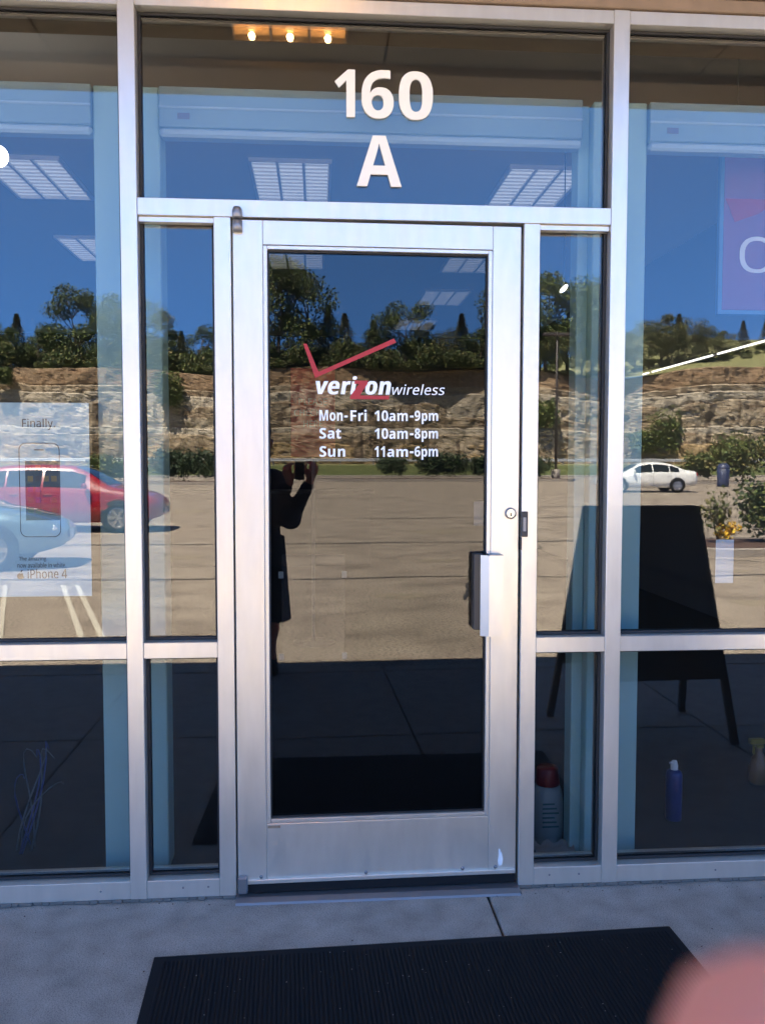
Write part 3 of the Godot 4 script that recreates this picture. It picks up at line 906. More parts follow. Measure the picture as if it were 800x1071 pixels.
	m.lathe([[0.0, 0.0], [0.03, 0.0], [0.032, 0.004], [0.032, 0.18], [0.028, 0.192], [0.018, 0.2], [0.0, 0.2]], 20)
	part(sp, "body", m.done(), mat("can_blue", lin(0.008, 0.03, 0.17), 0.3, 0.2))
	m = MB.new(true)
	m.lathe([[0.014, 0.2], [0.015, 0.215], [0.01, 0.235], [0.0, 0.238]], 14)
	m.tube([Vector3(0, 0.225, 0), Vector3(-0.02, 0.228, 0.005)], [0.007, 0.005], 8)
	part(sp, "nozzle", m.done(), M.white_paint)
	var sb := thing("spray_bottle", Vector3(2.2, 0.004, -0.86), "amber spray bottle with yellow trigger on the carpet at the right edge", "bottle")
	m = MB.new(true)
	m.lathe([[0.0, 0.0], [0.035, 0.0], [0.042, 0.01], [0.042, 0.07], [0.03, 0.11], [0.014, 0.14], [0.013, 0.16], [0.0, 0.16]], 20)
	part(sb, "body", m.done(), mat("bottle_amber", lin(0.22, 0.12, 0.05), 0.3))
	m = MB.new()
	m.span(Vector3(-0.016, 0.16, -0.016), Vector3(0.016, 0.175, 0.016), 0.003)
	m.span(Vector3(-0.045, 0.1755, -0.014), Vector3(0.022, 0.2, 0.014), 0.004)
	m.span(Vector3(-0.028, 0.13, -0.006), Vector3(-0.02, 0.175, 0.006), 0.002)
	part(sb, "trigger", m.done(), mat("trigger_yellow", lin(0.22, 0.18, 0.015), 0.4))

func cables() -> void:
	var t := thing("cable_bundle", Vector3(-0.80, 0.004, -0.42), "loose pale cables standing in the lower left window", "cables")
	rng.seed = 61
	for k in 7:
		var m := MB.new(true)
		var p := []
		var r := []
		var lean := rng.randf_range(-0.02, 0.09)
		var h := rng.randf_range(0.2, 0.48)
		for i in 9:
			var f := i / 8.0
			p.append(Vector3(lean * f * 2.0 + 0.03 * sin(f * 5.0 + k), h * sin(f * PI * 0.62), 0.04 * cos(f * 4.0 + k)))
			r.append(0.0035 * (1.0 - 0.6 * f))
		m.tube(p, r, 6)
		part(t, "cable", m.done(), M.cable_grey if k % 3 else M.can_blue)

func poster() -> void:
	var p := thing("window_poster", Vector3(-0.66, 0.984, GZ - 0.028), "pale poster showing a white phone in the left window", "poster")
	bx(p, "sheet", Vector3(-0.28, 0.0, -0.001), Vector3(0.2, 0.619, 0.0), M.poster_paper)
	var z := Vector3(0, 0, 0.0004)
	# local x = world x + 0.66, local y = world y - 0.984
	part(p, "letters", text_mesh("Finally.", Rect2(-0.007, 0.533, 0.102, 0.036), false), M.print_grey, z)
	part(p, "letters", text_mesh("The amazing", Rect2(-0.026, 0.112, 0.085, 0.017), false), M.print_grey, z)
	part(p, "letters", text_mesh("now available in white.", Rect2(-0.031, 0.093, 0.152, 0.016), false), M.print_grey, z)
	part(p, "letters", text_mesh("iPhone 4", Rect2(0.0, 0.058, 0.123, 0.031), false), M.print_grey, z)
	var m := MB.new()
	var pts := PackedVector2Array()
	for k in 40:
		var a := TAU * k / 40.0
		var r := 0.0105 * (1.0 + 0.10 * cos(2 * a) - 0.18 * pow(maxf(0.0, sin(a)), 12) - 0.12 * pow(maxf(0.0, -sin(a)), 14))
		var q := Vector2(cos(a) * r, sin(a) * r * 1.08)
		var bite := q - Vector2(0.0115, 0.0025)
		if bite.length() < 0.0052: q = Vector2(0.0115, 0.0025) + Vector2(-absf(bite.x) - 0.004, bite.y).normalized() * 0.0052
		pts.append(q + Vector2(-0.0215, 0.066))
	m.extrude(pts, 0.0, 0.0008)
	m.extrude(PackedVector2Array([Vector2(-0.0215, 0.0785), Vector2(-0.0185, 0.0795), Vector2(-0.0155, 0.0845), Vector2(-0.0155, 0.0865), Vector2(-0.019, 0.0855), Vector2(-0.0212, 0.082)]), 0.0, 0.0008)
	part(p, "fruit_mark", m.done(), M.print_grey, z)
	# the pictured phone: outline, screen, row of pictured icons
	m = MB.new()
	var o := rounded(Rect2(-0.02, 0.191, 0.127, 0.301), 0.022)
	var i := rounded(Rect2(-0.0175, 0.1935, 0.122, 0.296), 0.02)
	for k in o.size():
		var k2 := (k + 1) % o.size()
		m.quad(Vector3(o[k].x, o[k].y, 0), Vector3(o[k2].x, o[k2].y, 0), Vector3(i[k2].x, i[k2].y, 0), Vector3(i[k].x, i[k].y, 0))
	m.span(Vector3(0.028, 0.468, -0.0001), Vector3(0.058, 0.4715, 0.0002))
	part(p, "phone_outline", m.done(), M.print_grey, z)
	var s := part(p, "phone_screen", box_mesh(Vector3(0.105, 0.19, 0.0004)), mat("screen_print", lin(0.07, 0.10, 0.12), 0.5), Vector3(0.0515, 0.34, 0.0005))
	rng.seed = 8
	for r in 5:
		for c in 4:
			if r == 2 and c > 1: continue
			var col: Color = [lin(0.05, 0.09, 0.2), lin(0.2, 0.22, 0.21), lin(0.06, 0.12, 0.08), lin(0.26, 0.2, 0.08), lin(0.08, 0.08, 0.09)][rng.randi() % 5]
			part(s, "icon", box_mesh(Vector3(0.017, 0.018, 0.0006)), mat("icon_%d_%d" % [r, c], col, 0.5), Vector3(-0.037 + c * 0.0245, 0.072 - r * 0.034, 0.0003))

func rounded(r: Rect2, c: float) -> PackedVector2Array:
	var p := PackedVector2Array()
	for q in [[r.end.x - c, r.end.y - c, 0.0], [r.position.x + c, r.end.y - c, 90.0], [r.position.x + c, r.position.y + c, 180.0], [r.end.x - c, r.position.y + c, 270.0]]:
		for k in 6:
			var a := deg_to_rad(q[2] + k * 18.0)
			p.append(Vector2(q[0] + cos(a) * c, q[1] + sin(a) * c))
	return p

# ------------------------------------------------------------------ plants
func leaf_blob(m: MB, r: RandomNumberGenerator, c: Vector3, rad: Vector3, n: int, size: float, tones: Array) -> void:
	for i in n:
		var d := Vector3(r.randfn(), r.randfn(), r.randfn()).normalized()
		var p := c + d * rad * pow(r.randf(), 0.35) * r.randf_range(0.82, 1.12)
		var u := Vector3(r.randfn(), r.randfn(), r.randfn()).normalized()
		var v := u.cross(Vector3(r.randfn(), r.randfn(), r.randfn())).normalized()
		var s := size * r.randf_range(0.6, 1.3)
		var t: Color = tones[r.randi() % tones.size()]
		var k := r.randf_range(0.75, 1.25)
		m.color(Color(t.r * k, t.g * k, t.b * k))
		m.tri(p - u * s * 0.5, p + v * s * 0.4, p + u * s * 0.5)
		m.tri(p - u * s * 0.5, p + u * s * 0.5, p - v * s * 0.4)

const BROAD := [Color(0.075, 0.105, 0.022), Color(0.11, 0.135, 0.03), Color(0.05, 0.08, 0.02), Color(0.14, 0.15, 0.04)]
const DARK := [Color(0.022, 0.042, 0.016), Color(0.03, 0.055, 0.02), Color(0.04, 0.06, 0.025)]
const OLIVE := [Color(0.13, 0.12, 0.035), Color(0.085, 0.09, 0.028), Color(0.17, 0.14, 0.05)]

func broad_tree_meshes(seed_: int, h: float, w: float, n: int, tones: Array) -> Array:
	var r := RandomNumberGenerator.new()
	r.seed = seed_
	var t := MB.new(true)
	var c := MB.new(false, true)
	var top := h * 0.8
	var path := [Vector3.ZERO]
	var rad := [h * 0.022]
	for i in 5:
		path.append(Vector3(r.randf_range(-0.15, 0.15) * (i + 1), top * (i + 1) / 5.0, r.randf_range(-0.15, 0.15) * (i + 1)))
		rad.append(h * 0.022 * (1.0 - (i + 1) / 5.6))
	t.tube(path, rad, 7)
	var k := 11
	for i in k:
		var y := lerpf(0.3, 0.94, (i + 0.5) / k) * h
		var spread := w * 0.5 * sin(PI * clampf((y / h - 0.12) / 0.95, 0.05, 0.98)) * r.randf_range(0.5, 1.05)
		var a := r.randf() * TAU + i * 2.4
		var q := Vector3(cos(a) * spread, y + r.randf_range(-0.4, 0.4), sin(a) * spread)
		var s: Vector3 = path[clampi(int(y / top * 5.0) - 1, 0, 5)]
		t.tube([s, (s + q) * 0.5 + Vector3(0, -0.15, 0), q], [h * 0.009, h * 0.006, h * 0.002], 5)
		var br := w * r.randf_range(0.17, 0.30)
		leaf_blob(c, r, q, Vector3(br, br * r.randf_range(0.6, 0.9), br), n / k, 0.25, tones)
	return [t.done(), c.done()]

func conifer_meshes(seed_: int, h: float, w: float, n: int, tones: Array) -> Array:
	var r := RandomNumberGenerator.new()
	r.seed = seed_
	var t := MB.new(true)
	t.tube([Vector3.ZERO, Vector3(0, h * 0.95, 0)], [h * 0.02, h * 0.003], 6)
	var c := MB.new(false, true)
	for i in n:
		var f := pow(r.randf(), 0.95)
		var a0 := 0.0
		var y := lerpf(0.05, 1.0, f) * h
		var rr := w * 0.5 * (1.0 - f) * (0.9 + 0.1 * sin(f * 22.0 + a0)) * r.randf_range(0.35, 1.35) + 0.03
		var a := r.randf() * TAU
		var q := Vector3(cos(a), 0, sin(a)) * rr * sqrt(r.randf_range(0.25, 1.0)) + Vector3(0, y, 0)
		var out := Vector3(cos(a), -0.25 + r.randf_range(-0.3, 0.5), sin(a)).normalized()
		var v := out.cross(Vector3.UP + Vector3(r.randfn(), 0, r.randfn()) * 0.5).normalized()
		var s := r.randf_range(0.3, 0.55)
		var tn: Color = tones[r.randi() % tones.size()]
		c.color(tn * r.randf_range(0.75, 1.25))
		c.tri(q - v * s * 0.22, q + v * s * 0.22, q + out * s)
		c.tri(q - v * s * 0.22, q + out * s, q - out * s * 0.4)
	return [t.done(), c.done()]

func shrub_mesh(seed_: int, size: Vector3, n: int, leaf: float, tones: Array, lobes := 6) -> ArrayMesh:
	var r := RandomNumberGenerator.new()
	r.seed = seed_
	var c := MB.new(false, true)
	for i in lobes:
		var q := Vector3(r.randf_range(-0.28, 0.28) * size.x, size.y * r.randf_range(0.38, 0.62), r.randf_range(-0.28, 0.28) * size.z)
		leaf_blob(c, r, q, Vector3(size.x * 0.27, size.y * 0.38, size.z * 0.27), n / lobes, leaf, tones)
	return c.done()

func hill_y(x: float, z: float) -> float:
	var y := 11.4 + (z - 91.0) * 0.055 + 0.5 * sin(x * 0.13) + 0.35 * sin(x * 0.31 + 1.0)
	y += smoothstep(22.0, 62.0, x) * (1.2 + (z - 91.0) * 0.14)
	return y

func cliff_z(x: float) -> float:
	return 90.0 + 1.2 * sin(x * 0.09) + 0.5 * sin(x * 0.37 + 2.0)

func rock_cut() -> void:
	var nz := FastNoiseLite.new()
	nz.seed = 71
	nz.frequency = 0.09
	nz.fractal_octaves = 4
	var nf := FastNoiseLite.new()
	nf.seed = 72
	nf.frequency = 0.55
	nf.fractal_octaves = 3
	var m := MB.new(false, true)
	var nx := 520
	var ny := 72
	var blk := FastNoiseLite.new()
	blk.seed = 73
	blk.noise_type = FastNoiseLite.TYPE_CELLULAR
	blk.frequency = 0.5
	blk.cellular_return_type = FastNoiseLite.RETURN_CELL_VALUE
	blk.domain_warp_enabled = true
	blk.domain_warp_amplitude = 1.2
	blk.domain_warp_frequency = 0.4
	var p := []
	var col := []
	for j in ny + 1:
		var row := []
		var cr := []
		var f := float(j) / ny
		# beds of rock: each steps back a little and is undercut at its foot
		var layer := f * 7.0 + 0.5 * sin(f * 15.0 + 1.0)
		var lf := fposmod(layer, 1.0)
		for i in nx + 1:
			var x := lerpf(-80.0, 95.0, float(i) / nx)
			var y := lerpf(1.25, hill_y(x, 91.0), f)
			var wob := nz.get_noise_2d(x * 0.25, 0.0) * 0.35 + nf.get_noise_2d(x * 0.35, f * 4.0) * 0.22
			var lb := fposmod(layer + wob, 1.0)
			var step := floorf(layer + wob) * 0.10
			var under := (-0.24 * exp(-lb * 12.0) + 0.06 * smoothstep(0.75, 1.0, lb)) * smoothstep(-0.25, 0.3, nz.get_noise_2d(x * 0.9 + 700.0, floorf(layer + wob) * 37.0))
			var z := cliff_z(x) + step - under * 0.9 - nz.get_noise_2d(x * 0.8, y * 0.5) * 0.9 - nf.get_noise_2d(x * 1.4, y * 0.8) * 0.20 - blk.get_noise_2d(x * 0.9, y * 0.7) * 0.22
			if j == ny: z += 0.9
			row.append(Vector3(x, y, z))
			var a := nz.get_noise_2d(x * 0.5 + 300.0, y * 3.0) * 0.5 + 0.5
			var b := nf.get_noise_2d(x * 0.4 + 90.0, y * 3.0) * 0.5 + 0.5
			var c := Color(0.40, 0.305, 0.20).lerp(Color(0.55, 0.45, 0.325), smoothstep(0.35, 0.7, a))
			c = c.lerp(Color(0.22, 0.14, 0.08), smoothstep(0.5, 0.8, b) * 0.8)
			c = c.lerp(Color(0.16, 0.11, 0.07), smoothstep(0.58, 0.72, nf.get_noise_2d(x * 0.9 + 400.0, y * 0.12) * 0.5 + 0.5) * 0.8)
			var fl := floorf(layer + wob)
			c = c * (0.92 + 0.13 * blk.get_noise_2d(x * 0.75 + 50.0, y * 1.4))
			if fl >= 6.0: c = c.lerp(Color(0.34, 0.21, 0.115), 0.75)
			elif fl == 4.0 or fl == 2.0: c = c.lerp(Color(0.62, 0.56, 0.46), 0.5)
			elif fl == 0.0: c = c.lerp(Color(0.50, 0.34, 0.15), 0.6)
			cr.append(c)
		p.append(row)
		col.append(cr)
	for j in ny:
		for i in nx:
			m.color(col[j][i])
			m.quad(p[j][i + 1], p[j][i], p[j + 1][i], p[j + 1][i + 1])
	struct("rock_cliff", m.done(), M.rock)
	struct("hill", sheet(steps(-80, 95, 60), steps(90.4, 150, 14), func(x, z): return hill_y(x, z)), M.dry_grass)

func tree_at(meshes: Array, called: String, x: float, z: float, s: float, turn: float, label: String, group: String) -> void:
	var t := thing(called, Vector3(x, hill_y(x, z) - 0.2, z), label, "tree", group)
	t.rotation.y = turn
	t.scale = Vector3.ONE * s
	part(t, "trunk", meshes[0], M.bark)
	part(t, "crown", meshes[1], M.leaf)

func woods() -> void:
	var broad := []
	for k in 4: broad.append(broad_tree_meshes(100 + k, 10.0, 7.2, 6400, BROAD + DARK))
	for k in 2: broad.append(broad_tree_meshes(120 + k, 10.0, 7.4, 5600, OLIVE + DARK))
	var con := []
	for k in 3: con.append(conifer_meshes(200 + k, 10.0, 6.5, 3200, DARK + OLIVE))
	for k in 2: con.append(conifer_meshes(210 + k, 10.0, 7.5, 3000, OLIVE))
	rng.seed = 5
	# [kind, variant, picture x in the 800 px wide photograph, top y, z, words]
	var L := [["b", 0, 88.0, 306.0, 98.0, "tallest broad tree over the cliff in the left window"], ["b", 1, 118.0, 312.0, 100.0, "round broad tree beside the tallest one in the left window"], ["b", 2, 20.0, 346.0, 97.0, "low broad tree at the left edge of the left window"],
		["c", 0, 31.0, 335.0, 101.0, "dark conifer rising behind the low trees in the left window"], ["b", 3, 52.0, 345.0, 98.0, "low bushy tree in the middle of the left window"], ["b", 1, 2.0, 340.0, 102.0, "leafy tree cut by the left edge of the picture"],
		["b", 4, 160.0, 320.0, 99.0, "broad tree at the left edge of the left sidelight"], ["b", 2, 180.0, 345.0, 97.0, "yellowish green tree in the middle of the left sidelight"], ["c", 1, 194.0, 350.0, 96.0, "dark juniper on the cliff edge in the left sidelight"], ["b", 3, 214.0, 343.0, 98.0, "green tree at the right edge of the left sidelight"],
		["b", 0, 292.0, 275.0, 97.0, "tallest tree behind the door glass, by the left stile"], ["b", 3, 318.0, 280.0, 99.0, "tall leafy tree right of the tallest one behind the door"], ["c", 0, 343.0, 322.0, 97.0, "dark juniper beside the tall trees behind the door"], ["c", 3, 360.0, 330.0, 98.0, "thin pale conifer right of the dark juniper in the door"],
		["b", 2, 388.0, 342.0, 99.0, "low tree in the middle of the door glass"], ["c", 1, 390.0, 336.0, 103.0, "small dark conifer behind the low tree in the door"], ["b", 1, 424.0, 312.0, 98.0, "round tree right of centre in the door glass"], ["b", 5, 448.0, 335.0, 99.0, "olive tree under the far ceiling light in the door"],
		["c", 2, 483.0, 328.0, 99.0, "pointed dark conifer near the door's right stile"], ["b", 3, 506.0, 314.0, 98.0, "tree cut by the right stile of the door"], ["b", 4, 465.0, 345.0, 100.0, "low olive tree left of the pointed conifer"], ["b", 1, 536.0, 320.0, 99.0, "tree hidden between door and right sidelight"],
		["b", 0, 572.0, 286.0, 97.0, "tall dense tree at the left of the right sidelight"], ["b", 3, 596.0, 292.0, 98.0, "tall dense tree behind the lamp post"], ["b", 2, 622.0, 288.0, 97.0, "tall tree at the right edge of the right sidelight"], ["b", 5, 584.0, 345.0, 94.0, "low brownish tree under the tall trees in the right sidelight"],
		["b", 4, 684.0, 333.0, 101.0, "first small tree in the right window, by the mullion"], ["b", 5, 698.0, 324.0, 102.0, "brownish tree second from the mullion in the right window"], ["c", 0, 716.0, 326.0, 102.0, "dark pointed conifer among the olive trees in the right window"], ["b", 4, 732.0, 330.0, 103.0, "olive tree in the middle of the right window"],
		["b", 4, 748.0, 338.0, 103.0, "rounded olive tree among the small conifers"], ["b", 5, 768.0, 342.0, 106.0, "small olive tree before the dark conifer at the right edge"], ["c", 1, 787.0, 332.0, 107.0, "dark conifer near the right edge of the picture"], ["c", 0, 812.0, 330.0, 108.0, "conifer just past the right edge of the picture"], ["b", 2, 612.0, 330.0, 95.0, "leafy tree low down behind the right sidelight's post"], ["b", 4, 636.0, 335.0, 96.0, "olive tree hidden by the right mullion"], ["b", 5, 708.0, 336.0, 100.0, "low olive tree left of the dark conifer in the right window"], ["b", 4, 742.0, 340.0, 104.0, "low tree touching the rounded olive tree"], ["c", 3, 760.0, 346.0, 105.0, "shortest feathery conifer on the grassy slope"], ["b", 5, 668.0, 345.0, 100.0, "low olive tree behind the right mullion"], ["b", 2, -30.0, 335.0, 100.0, "leafy tree left of the picture above the cliff"], ["b", 5, 250.0, 325.0, 99.0, "olive tree hidden by the left jamb"]]
	for t in L:
		var dist: float = t[4] + EYE.z + 0.09
		var shift := 30.0 if t[2] > 245.0 and t[2] < 545.0 else 0.0     # the door glass is turned a little
		var x: float = EYE.x + (t[2] + shift - 331.6) / 909.0 * dist
		var y: float = EYE.y + (485.0 - t[3]) / 909.0 * dist
		var h := y - hill_y(x, t[4]) + 0.2
		tree_at((broad if t[0] == "b" else con)[t[1]], "broadleaf_tree" if t[0] == "b" else "conifer_tree", x, t[4], maxf(0.25, h / (9.9 if t[0] == "c" else 10.2)), rng.randf() * TAU, t[5], "trees above the rock cut")
	# brush along the rim and behind, one mass
	var bm := shrub_mesh(31, Vector3(3.0, 2.0, 3.0), 1100, 0.22, BROAD + OLIVE + DARK)
	var mm := MultiMesh.new()
	mm.transform_format = MultiMesh.TRANSFORM_3D
	mm.mesh = bm
	mm.instance_count = 300
	for i in 300:
		var x := rng.randf_range(-62, 75)
		var z := rng.randf_range(91.6, 108.0)
		var s := rng.randf_range(0.5, 1.25)
		if x > 24.0:
			s *= 0.42
			if x > 33.0: z = rng.randf_range(102.0, 112.0)
		mm.set_instance_transform(i, Transform3D(Basis(Vector3.UP, rng.randf() * TAU).scaled(Vector3(s, s * rng.randf_range(0.8, 1.5), s)), Vector3(x, hill_y(x, z) - 0.25, z)))
	var mi := MultiMeshInstance3D.new()
	mi.name = "hilltop_brush"
	mi.multimesh = mm
	mi.material_override = M.leaf
	add_child(mi)
	tag(mi, "tangled green brush along the top of the rock cut", "brush", "", "stuff")
	# a wood further back that closes the gaps
	var wm := MultiMesh.new()
	wm.transform_format = MultiMesh.TRANSFORM_3D
	wm.mesh = broad[1][1]
	wm.instance_count = 90
	for i in 90:
		var x := lerpf(-75.0, 32.0, i / 90.0) + rng.randf_range(-1, 1)
		var z := rng.randf_range(112.0, 126.0)
		var s := rng.randf_range(0.42, 0.62)
		wm.set_instance_transform(i, Transform3D(Basis(Vector3.UP, rng.randf() * TAU).scaled(Vector3(s, s, s) * 1.1), Vector3(x, hill_y(x, z) - 1.2, z)))
	var wi := MultiMeshInstance3D.new()
	wi.name = "far_wood"
	wi.multimesh = wm
	wi.material_override = M.leaf
	add_child(wi)
	tag(wi, "far green wood behind the trees on the rock cut", "wood", "", "stuff")
	# shrubs that grow out of the rock face
	for q in [[185.0, 410.0, 3.6, 5.2, "green shrub on a ledge of the rock face in the left sidelight"], [700.0, 452.0, 4.4, 6.0, "tall green shrub climbing the rock face behind the white car"], [680.0, 462.0, 3.2, 3.4, "low green shrub at the foot of the rock face behind the white car"], [14.0, 398.0, 2.4, 2.4, "dark shrub hanging over the cliff in the left window"], [572.0, 430.0, 3.0, 4.0, "shrub on the shaded rock face behind the lamp post"], [782.0, 470.0, 7.0, 4.0, "dark bushes at the cliff foot at the right edge"]]:
		var dist := 92.5
		var x: float = EYE.x + (q[0] - 331.6) / 909.0 * dist
		var y: float = EYE.y + (485.0 - q[1]) / 909.0 * dist
		var t := thing("cliff_shrub", Vector3(x, y - q[3] * 0.5, cliff_z(x) - 0.4), q[4], "shrub", "shrubs on the rock face")
		part(t, "foliage", shrub_mesh(300 + int(q[0]), Vector3(q[2], q[3], 2.4), 1500, 0.28, BROAD, 8), M.leaf)

# ------------------------------------------------------------------ car park things
func ground_x(px: float, dist: float) -> float:
	return EYE.x + (px - 331.6) / 909.0 * dist

func planting() -> void:
	# the island with clipped bushes, seen in the door
	var isl := thing("planting_island", Vector3(8.4, lot_y(54), 54.0), "long mulched island with kerb and round clipped bushes in the lot", "island")
	island(isl, 6.6, 1.9)
	rng.seed = 12
	for q in [[406.0, 2.3, 1.6, "leftmost round clipped bush on the island"], [441.0, 2.9, 2.3, "largest clipped bush, second on the island"], [460.0, 2.0, 1.9, "loose bush between the two round ones on the island"], [475.0, 2.4, 1.7, "round clipped bush fourth on the island"], [499.0, 2.2, 1.6, "round clipped bush by the door's right stile"]]:
		var x := ground_x(q[0] + 30.0, 57.0)
		var t := thing("clipped_bush", Vector3(x, lot_y(54) + 0.18, 54.0), q[3], "bush", "clipped bushes on the island")
		part(t, "foliage", shrub_mesh(int(q[0]), Vector3(q[1], q[2], 1.9), 1300, 0.16, DARK + [Color(0.05, 0.08, 0.025)], 7), M.leaf)
	var isr := thing("planting_island", Vector3(ground_x(567, 57), lot_y(54), 54.0), "short mulched island at the left of the right sidelight", "island")
	island(isr, 2.2, 1.6)
	var tb := thing("clipped_bush", Vector3(ground_x(568, 57), lot_y(54) + 0.18, 54.0), "round bush beside the lamp post in the right sidelight", "bush", "clipped bushes on the island")
	part(tb, "foliage", shrub_mesh(77, Vector3(2.2, 1.6, 1.9), 1200, 0.16, DARK, 7), M.leaf)
	# the hedge in the left sidelight
	var hb := thing("planting_island", Vector3(ground_x(190, 52), lot_y(49), 49.0), "mulched island under the dark hedge at the left", "island")
	island(hb, 3.6, 1.7)
	var h := thing("hedge", Vector3(ground_x(199, 52), lot_y(49) + 0.18, 49.0), "dark green hedge on an island right of the red car", "hedge")
	part(h, "foliage", shrub_mesh(90, Vector3(4.6, 2.1, 2.2), 3200, 0.18, DARK, 16), M.leaf)
	var h2 := thing("hedge", Vector3(ground_x(112, 52), lot_y(49) + 0.18, 50.0), "low hedge behind the bonnet of the red car", "hedge")
	part(h2, "foliage", shrub_mesh(91, Vector3(3.2, 1.7, 1.8), 1600, 0.18, BROAD, 9), M.leaf)
	# far right bushes
	for q in [[742.0, 2.2, 2.0, "reddish bush left of the far right group"], [775.0, 3.4, 2.6, "green bush in the far right group beside the bin"], [808.0, 4.6, 3.4, "large dark bush at the right edge behind the lot"]]:
		var t := thing("bush", Vector3(ground_x(q[0], 52.0), lot_y(49) + 0.18, 49.0), q[3], "bush", "bushes at the far right of the lot")
		part(t, "foliage", shrub_mesh(int(q[0]), Vector3(q[1], q[2], 2.0), 1500, 0.2, OLIVE + BROAD, 7), M.leaf)
	var fr := thing("planting_island", Vector3(ground_x(785, 52), lot_y(49), 49.0), "mulched island under the far right bushes", "island")
	island(fr, 4.6, 1.7)
	# the near bed with a small shrub, yellow flowers and a bigger shrub
	var nb := thing("planting_island", Vector3(10.6, lot_y(12.6), 12.6), "near mulched bed with kerb at the right of the lot", "island")
	island(nb, 4.0, 1.25)
	var s1 := thing("small_shrub", Vector3(ground_x(763, 15.6), lot_y(12.6) + 0.16, 12.7), "small loose shrub with yellow flowers on the near mulched bed", "shrub")
	part(s1, "foliage", shrub_mesh(501, Vector3(0.62, 1.05, 0.55), 420, 0.075, OLIVE + BROAD, 7), M.leaf)
	var st := MB.new(true)
	for k in 6:
		st.tube([Vector3(0, 0, 0), Vector3(cos(k) * 0.08, 0.3, sin(k) * 0.08), Vector3(cos(k) * 0.22, 0.75, sin(k) * 0.2)], [0.012, 0.009, 0.004], 5)
	part(s1, "stem", st.done(), M.bark)
	part(s1, "flowers", shrub_mesh(502, Vector3(0.5, 0.42, 0.5), 260, 0.06, [Color(0.75, 0.42, 0.02), Color(0.8, 0.55, 0.05)], 4), M.leaf, Vector3(0.16, -0.02, -0.05))
	var s2 := thing("dark_shrub", Vector3(ground_x(812, 15.6), lot_y(12.6) + 0.16, 12.7), "dense dark shrub at the right edge of the near bed", "shrub")
	part(s2, "foliage", shrub_mesh(503, Vector3(1.1, 1.35, 1.0), 1600, 0.08, DARK + BROAD, 9), M.leaf)
	# bin
	var b := thing("waste_bin", Vector3(ground_x(767, 47.0), lot_y(44), 44.0), "dark blue waste bin standing before the far right bushes", "bin")
	var m := MB.new(true)
	m.lathe([[0.0, 0.0], [0.3, 0.0], [0.32, 0.05], [0.33, 1.0], [0.3, 1.02]], 18)
	part(b, "body", m.done(), mat("bin_blue", lin(0.03, 0.04, 0.09), 0.5))
	m = MB.new(true)
	m.lathe([[0.34, 1.02], [0.34, 1.07], [0.27, 1.2], [0.15, 1.3], [0.0, 1.32]], 18)
	part(b, "lid", m.done(), M.bin_blue)
	# lamp post
	var lp := thing("parking_lamp_post", Vector3(ground_x(586.0, 57.0), lot_y(54), 54.5), "tall brown parking lot lamp post in the right sidelight", "lamp post")
	m = MB.new(true)
	m.lathe([[0.0, 0.0], [0.3, 0.0], [0.3, 0.75], [0.0, 0.76]], 16)
	part(lp, "footing", m.done(), M.concrete)
	m = MB.new(true)
	m.tube([Vector3(0, 0.75, 0), Vector3(0, 9.9, 0)], [0.1, 0.065], 10)
	part(lp, "pole", m.done(), mat("pole_brown", lin(0.045, 0.035, 0.03), 0.5))
	for sx in [-1.0, 1.0]:
		m = MB.new()
		m.span(Vector3(minf(0.05 * sx, 0.95 * sx), 9.6, -0.2), Vector3(maxf(0.05 * sx, 0.95 * sx), 9.82, 0.2), 0.04)
		part(lp, "lamp_head", m.done(), M.pole_brown)
	# guard rail on the far side of the road
	var gr := thing("guard_rail", Vector3(0, 1.22, 84.0), "grey steel guard rail along the foot of the rock cut", "guard rail")
	for i in 44:
		bx(gr, "post", Vector3(-64 + i * 3.3, 0, -0.06), Vector3(-63.88 + i * 3.3, 0.72, 0.06), M.grey_metal)
	m = MB.new()
	m.extrude(PackedVector2Array([Vector2(-0.075, 0.42), Vector2(-0.12, 0.46), Vector2(-0.12, 0.52), Vector2(-0.075, 0.57), Vector2(-0.12, 0.62), Vector2(-0.12, 0.68), Vector2(-0.075, 0.72), Vector2(-0.065, 0.72), Vector2(-0.065, 0.42)]), -66.0, 82.0)
	var rl := part(gr, "rail", m.done(), mat("galvanised", lin(0.45, 0.45, 0.44), 0.5, 0.4))
	rl.transform = Transform3D(Basis(Vector3(0, 0, 1), Vector3(0, 1, 0), Vector3(1, 0, 0)), Vector3.ZERO)
	rl.mesh = flipped(rl.mesh)

func island(parent: Node, hx: float, hz: float) -> void:
	var o := rounded(Rect2(-hx, -hz, hx * 2, hz * 2), hz * 0.7)
	var i := rounded(Rect2(-hx + 0.16, -hz + 0.16, hx * 2 - 0.32, hz * 2 - 0.32), hz * 0.7 - 0.14)
	var k := MB.new()
	for a in o.size():
		var b := (a + 1) % o.size()
		var f := func(p: Vector2, y: float): return Vector3(p.x, y, -p.y)
		k.quad(f.call(o[a], -0.25), f.call(o[b], -0.25), f.call(o[b], 0.14), f.call(o[a], 0.14))
		k.quad(f.call(o[a], 0.14), f.call(o[b], 0.14), f.call(i[b], 0.15), f.call(i[a], 0.15))
		k.quad(f.call(i[a], 0.15), f.call(i[b], 0.15), f.call(i[b], -0.05), f.call(i[a], -0.05))
	part(parent, "kerb", k.done(), M.concrete)
	var m := MB.new()
	for a in i.size():
		var b := (a + 1) % i.size()
		m.tri(Vector3(0, 0.2, 0), Vector3(i[a].x, 0.12, -i[a].y), Vector3(i[b].x, 0.12, -i[b].y))
	part(parent, "mulch_bed", m.done(), M.mulch)

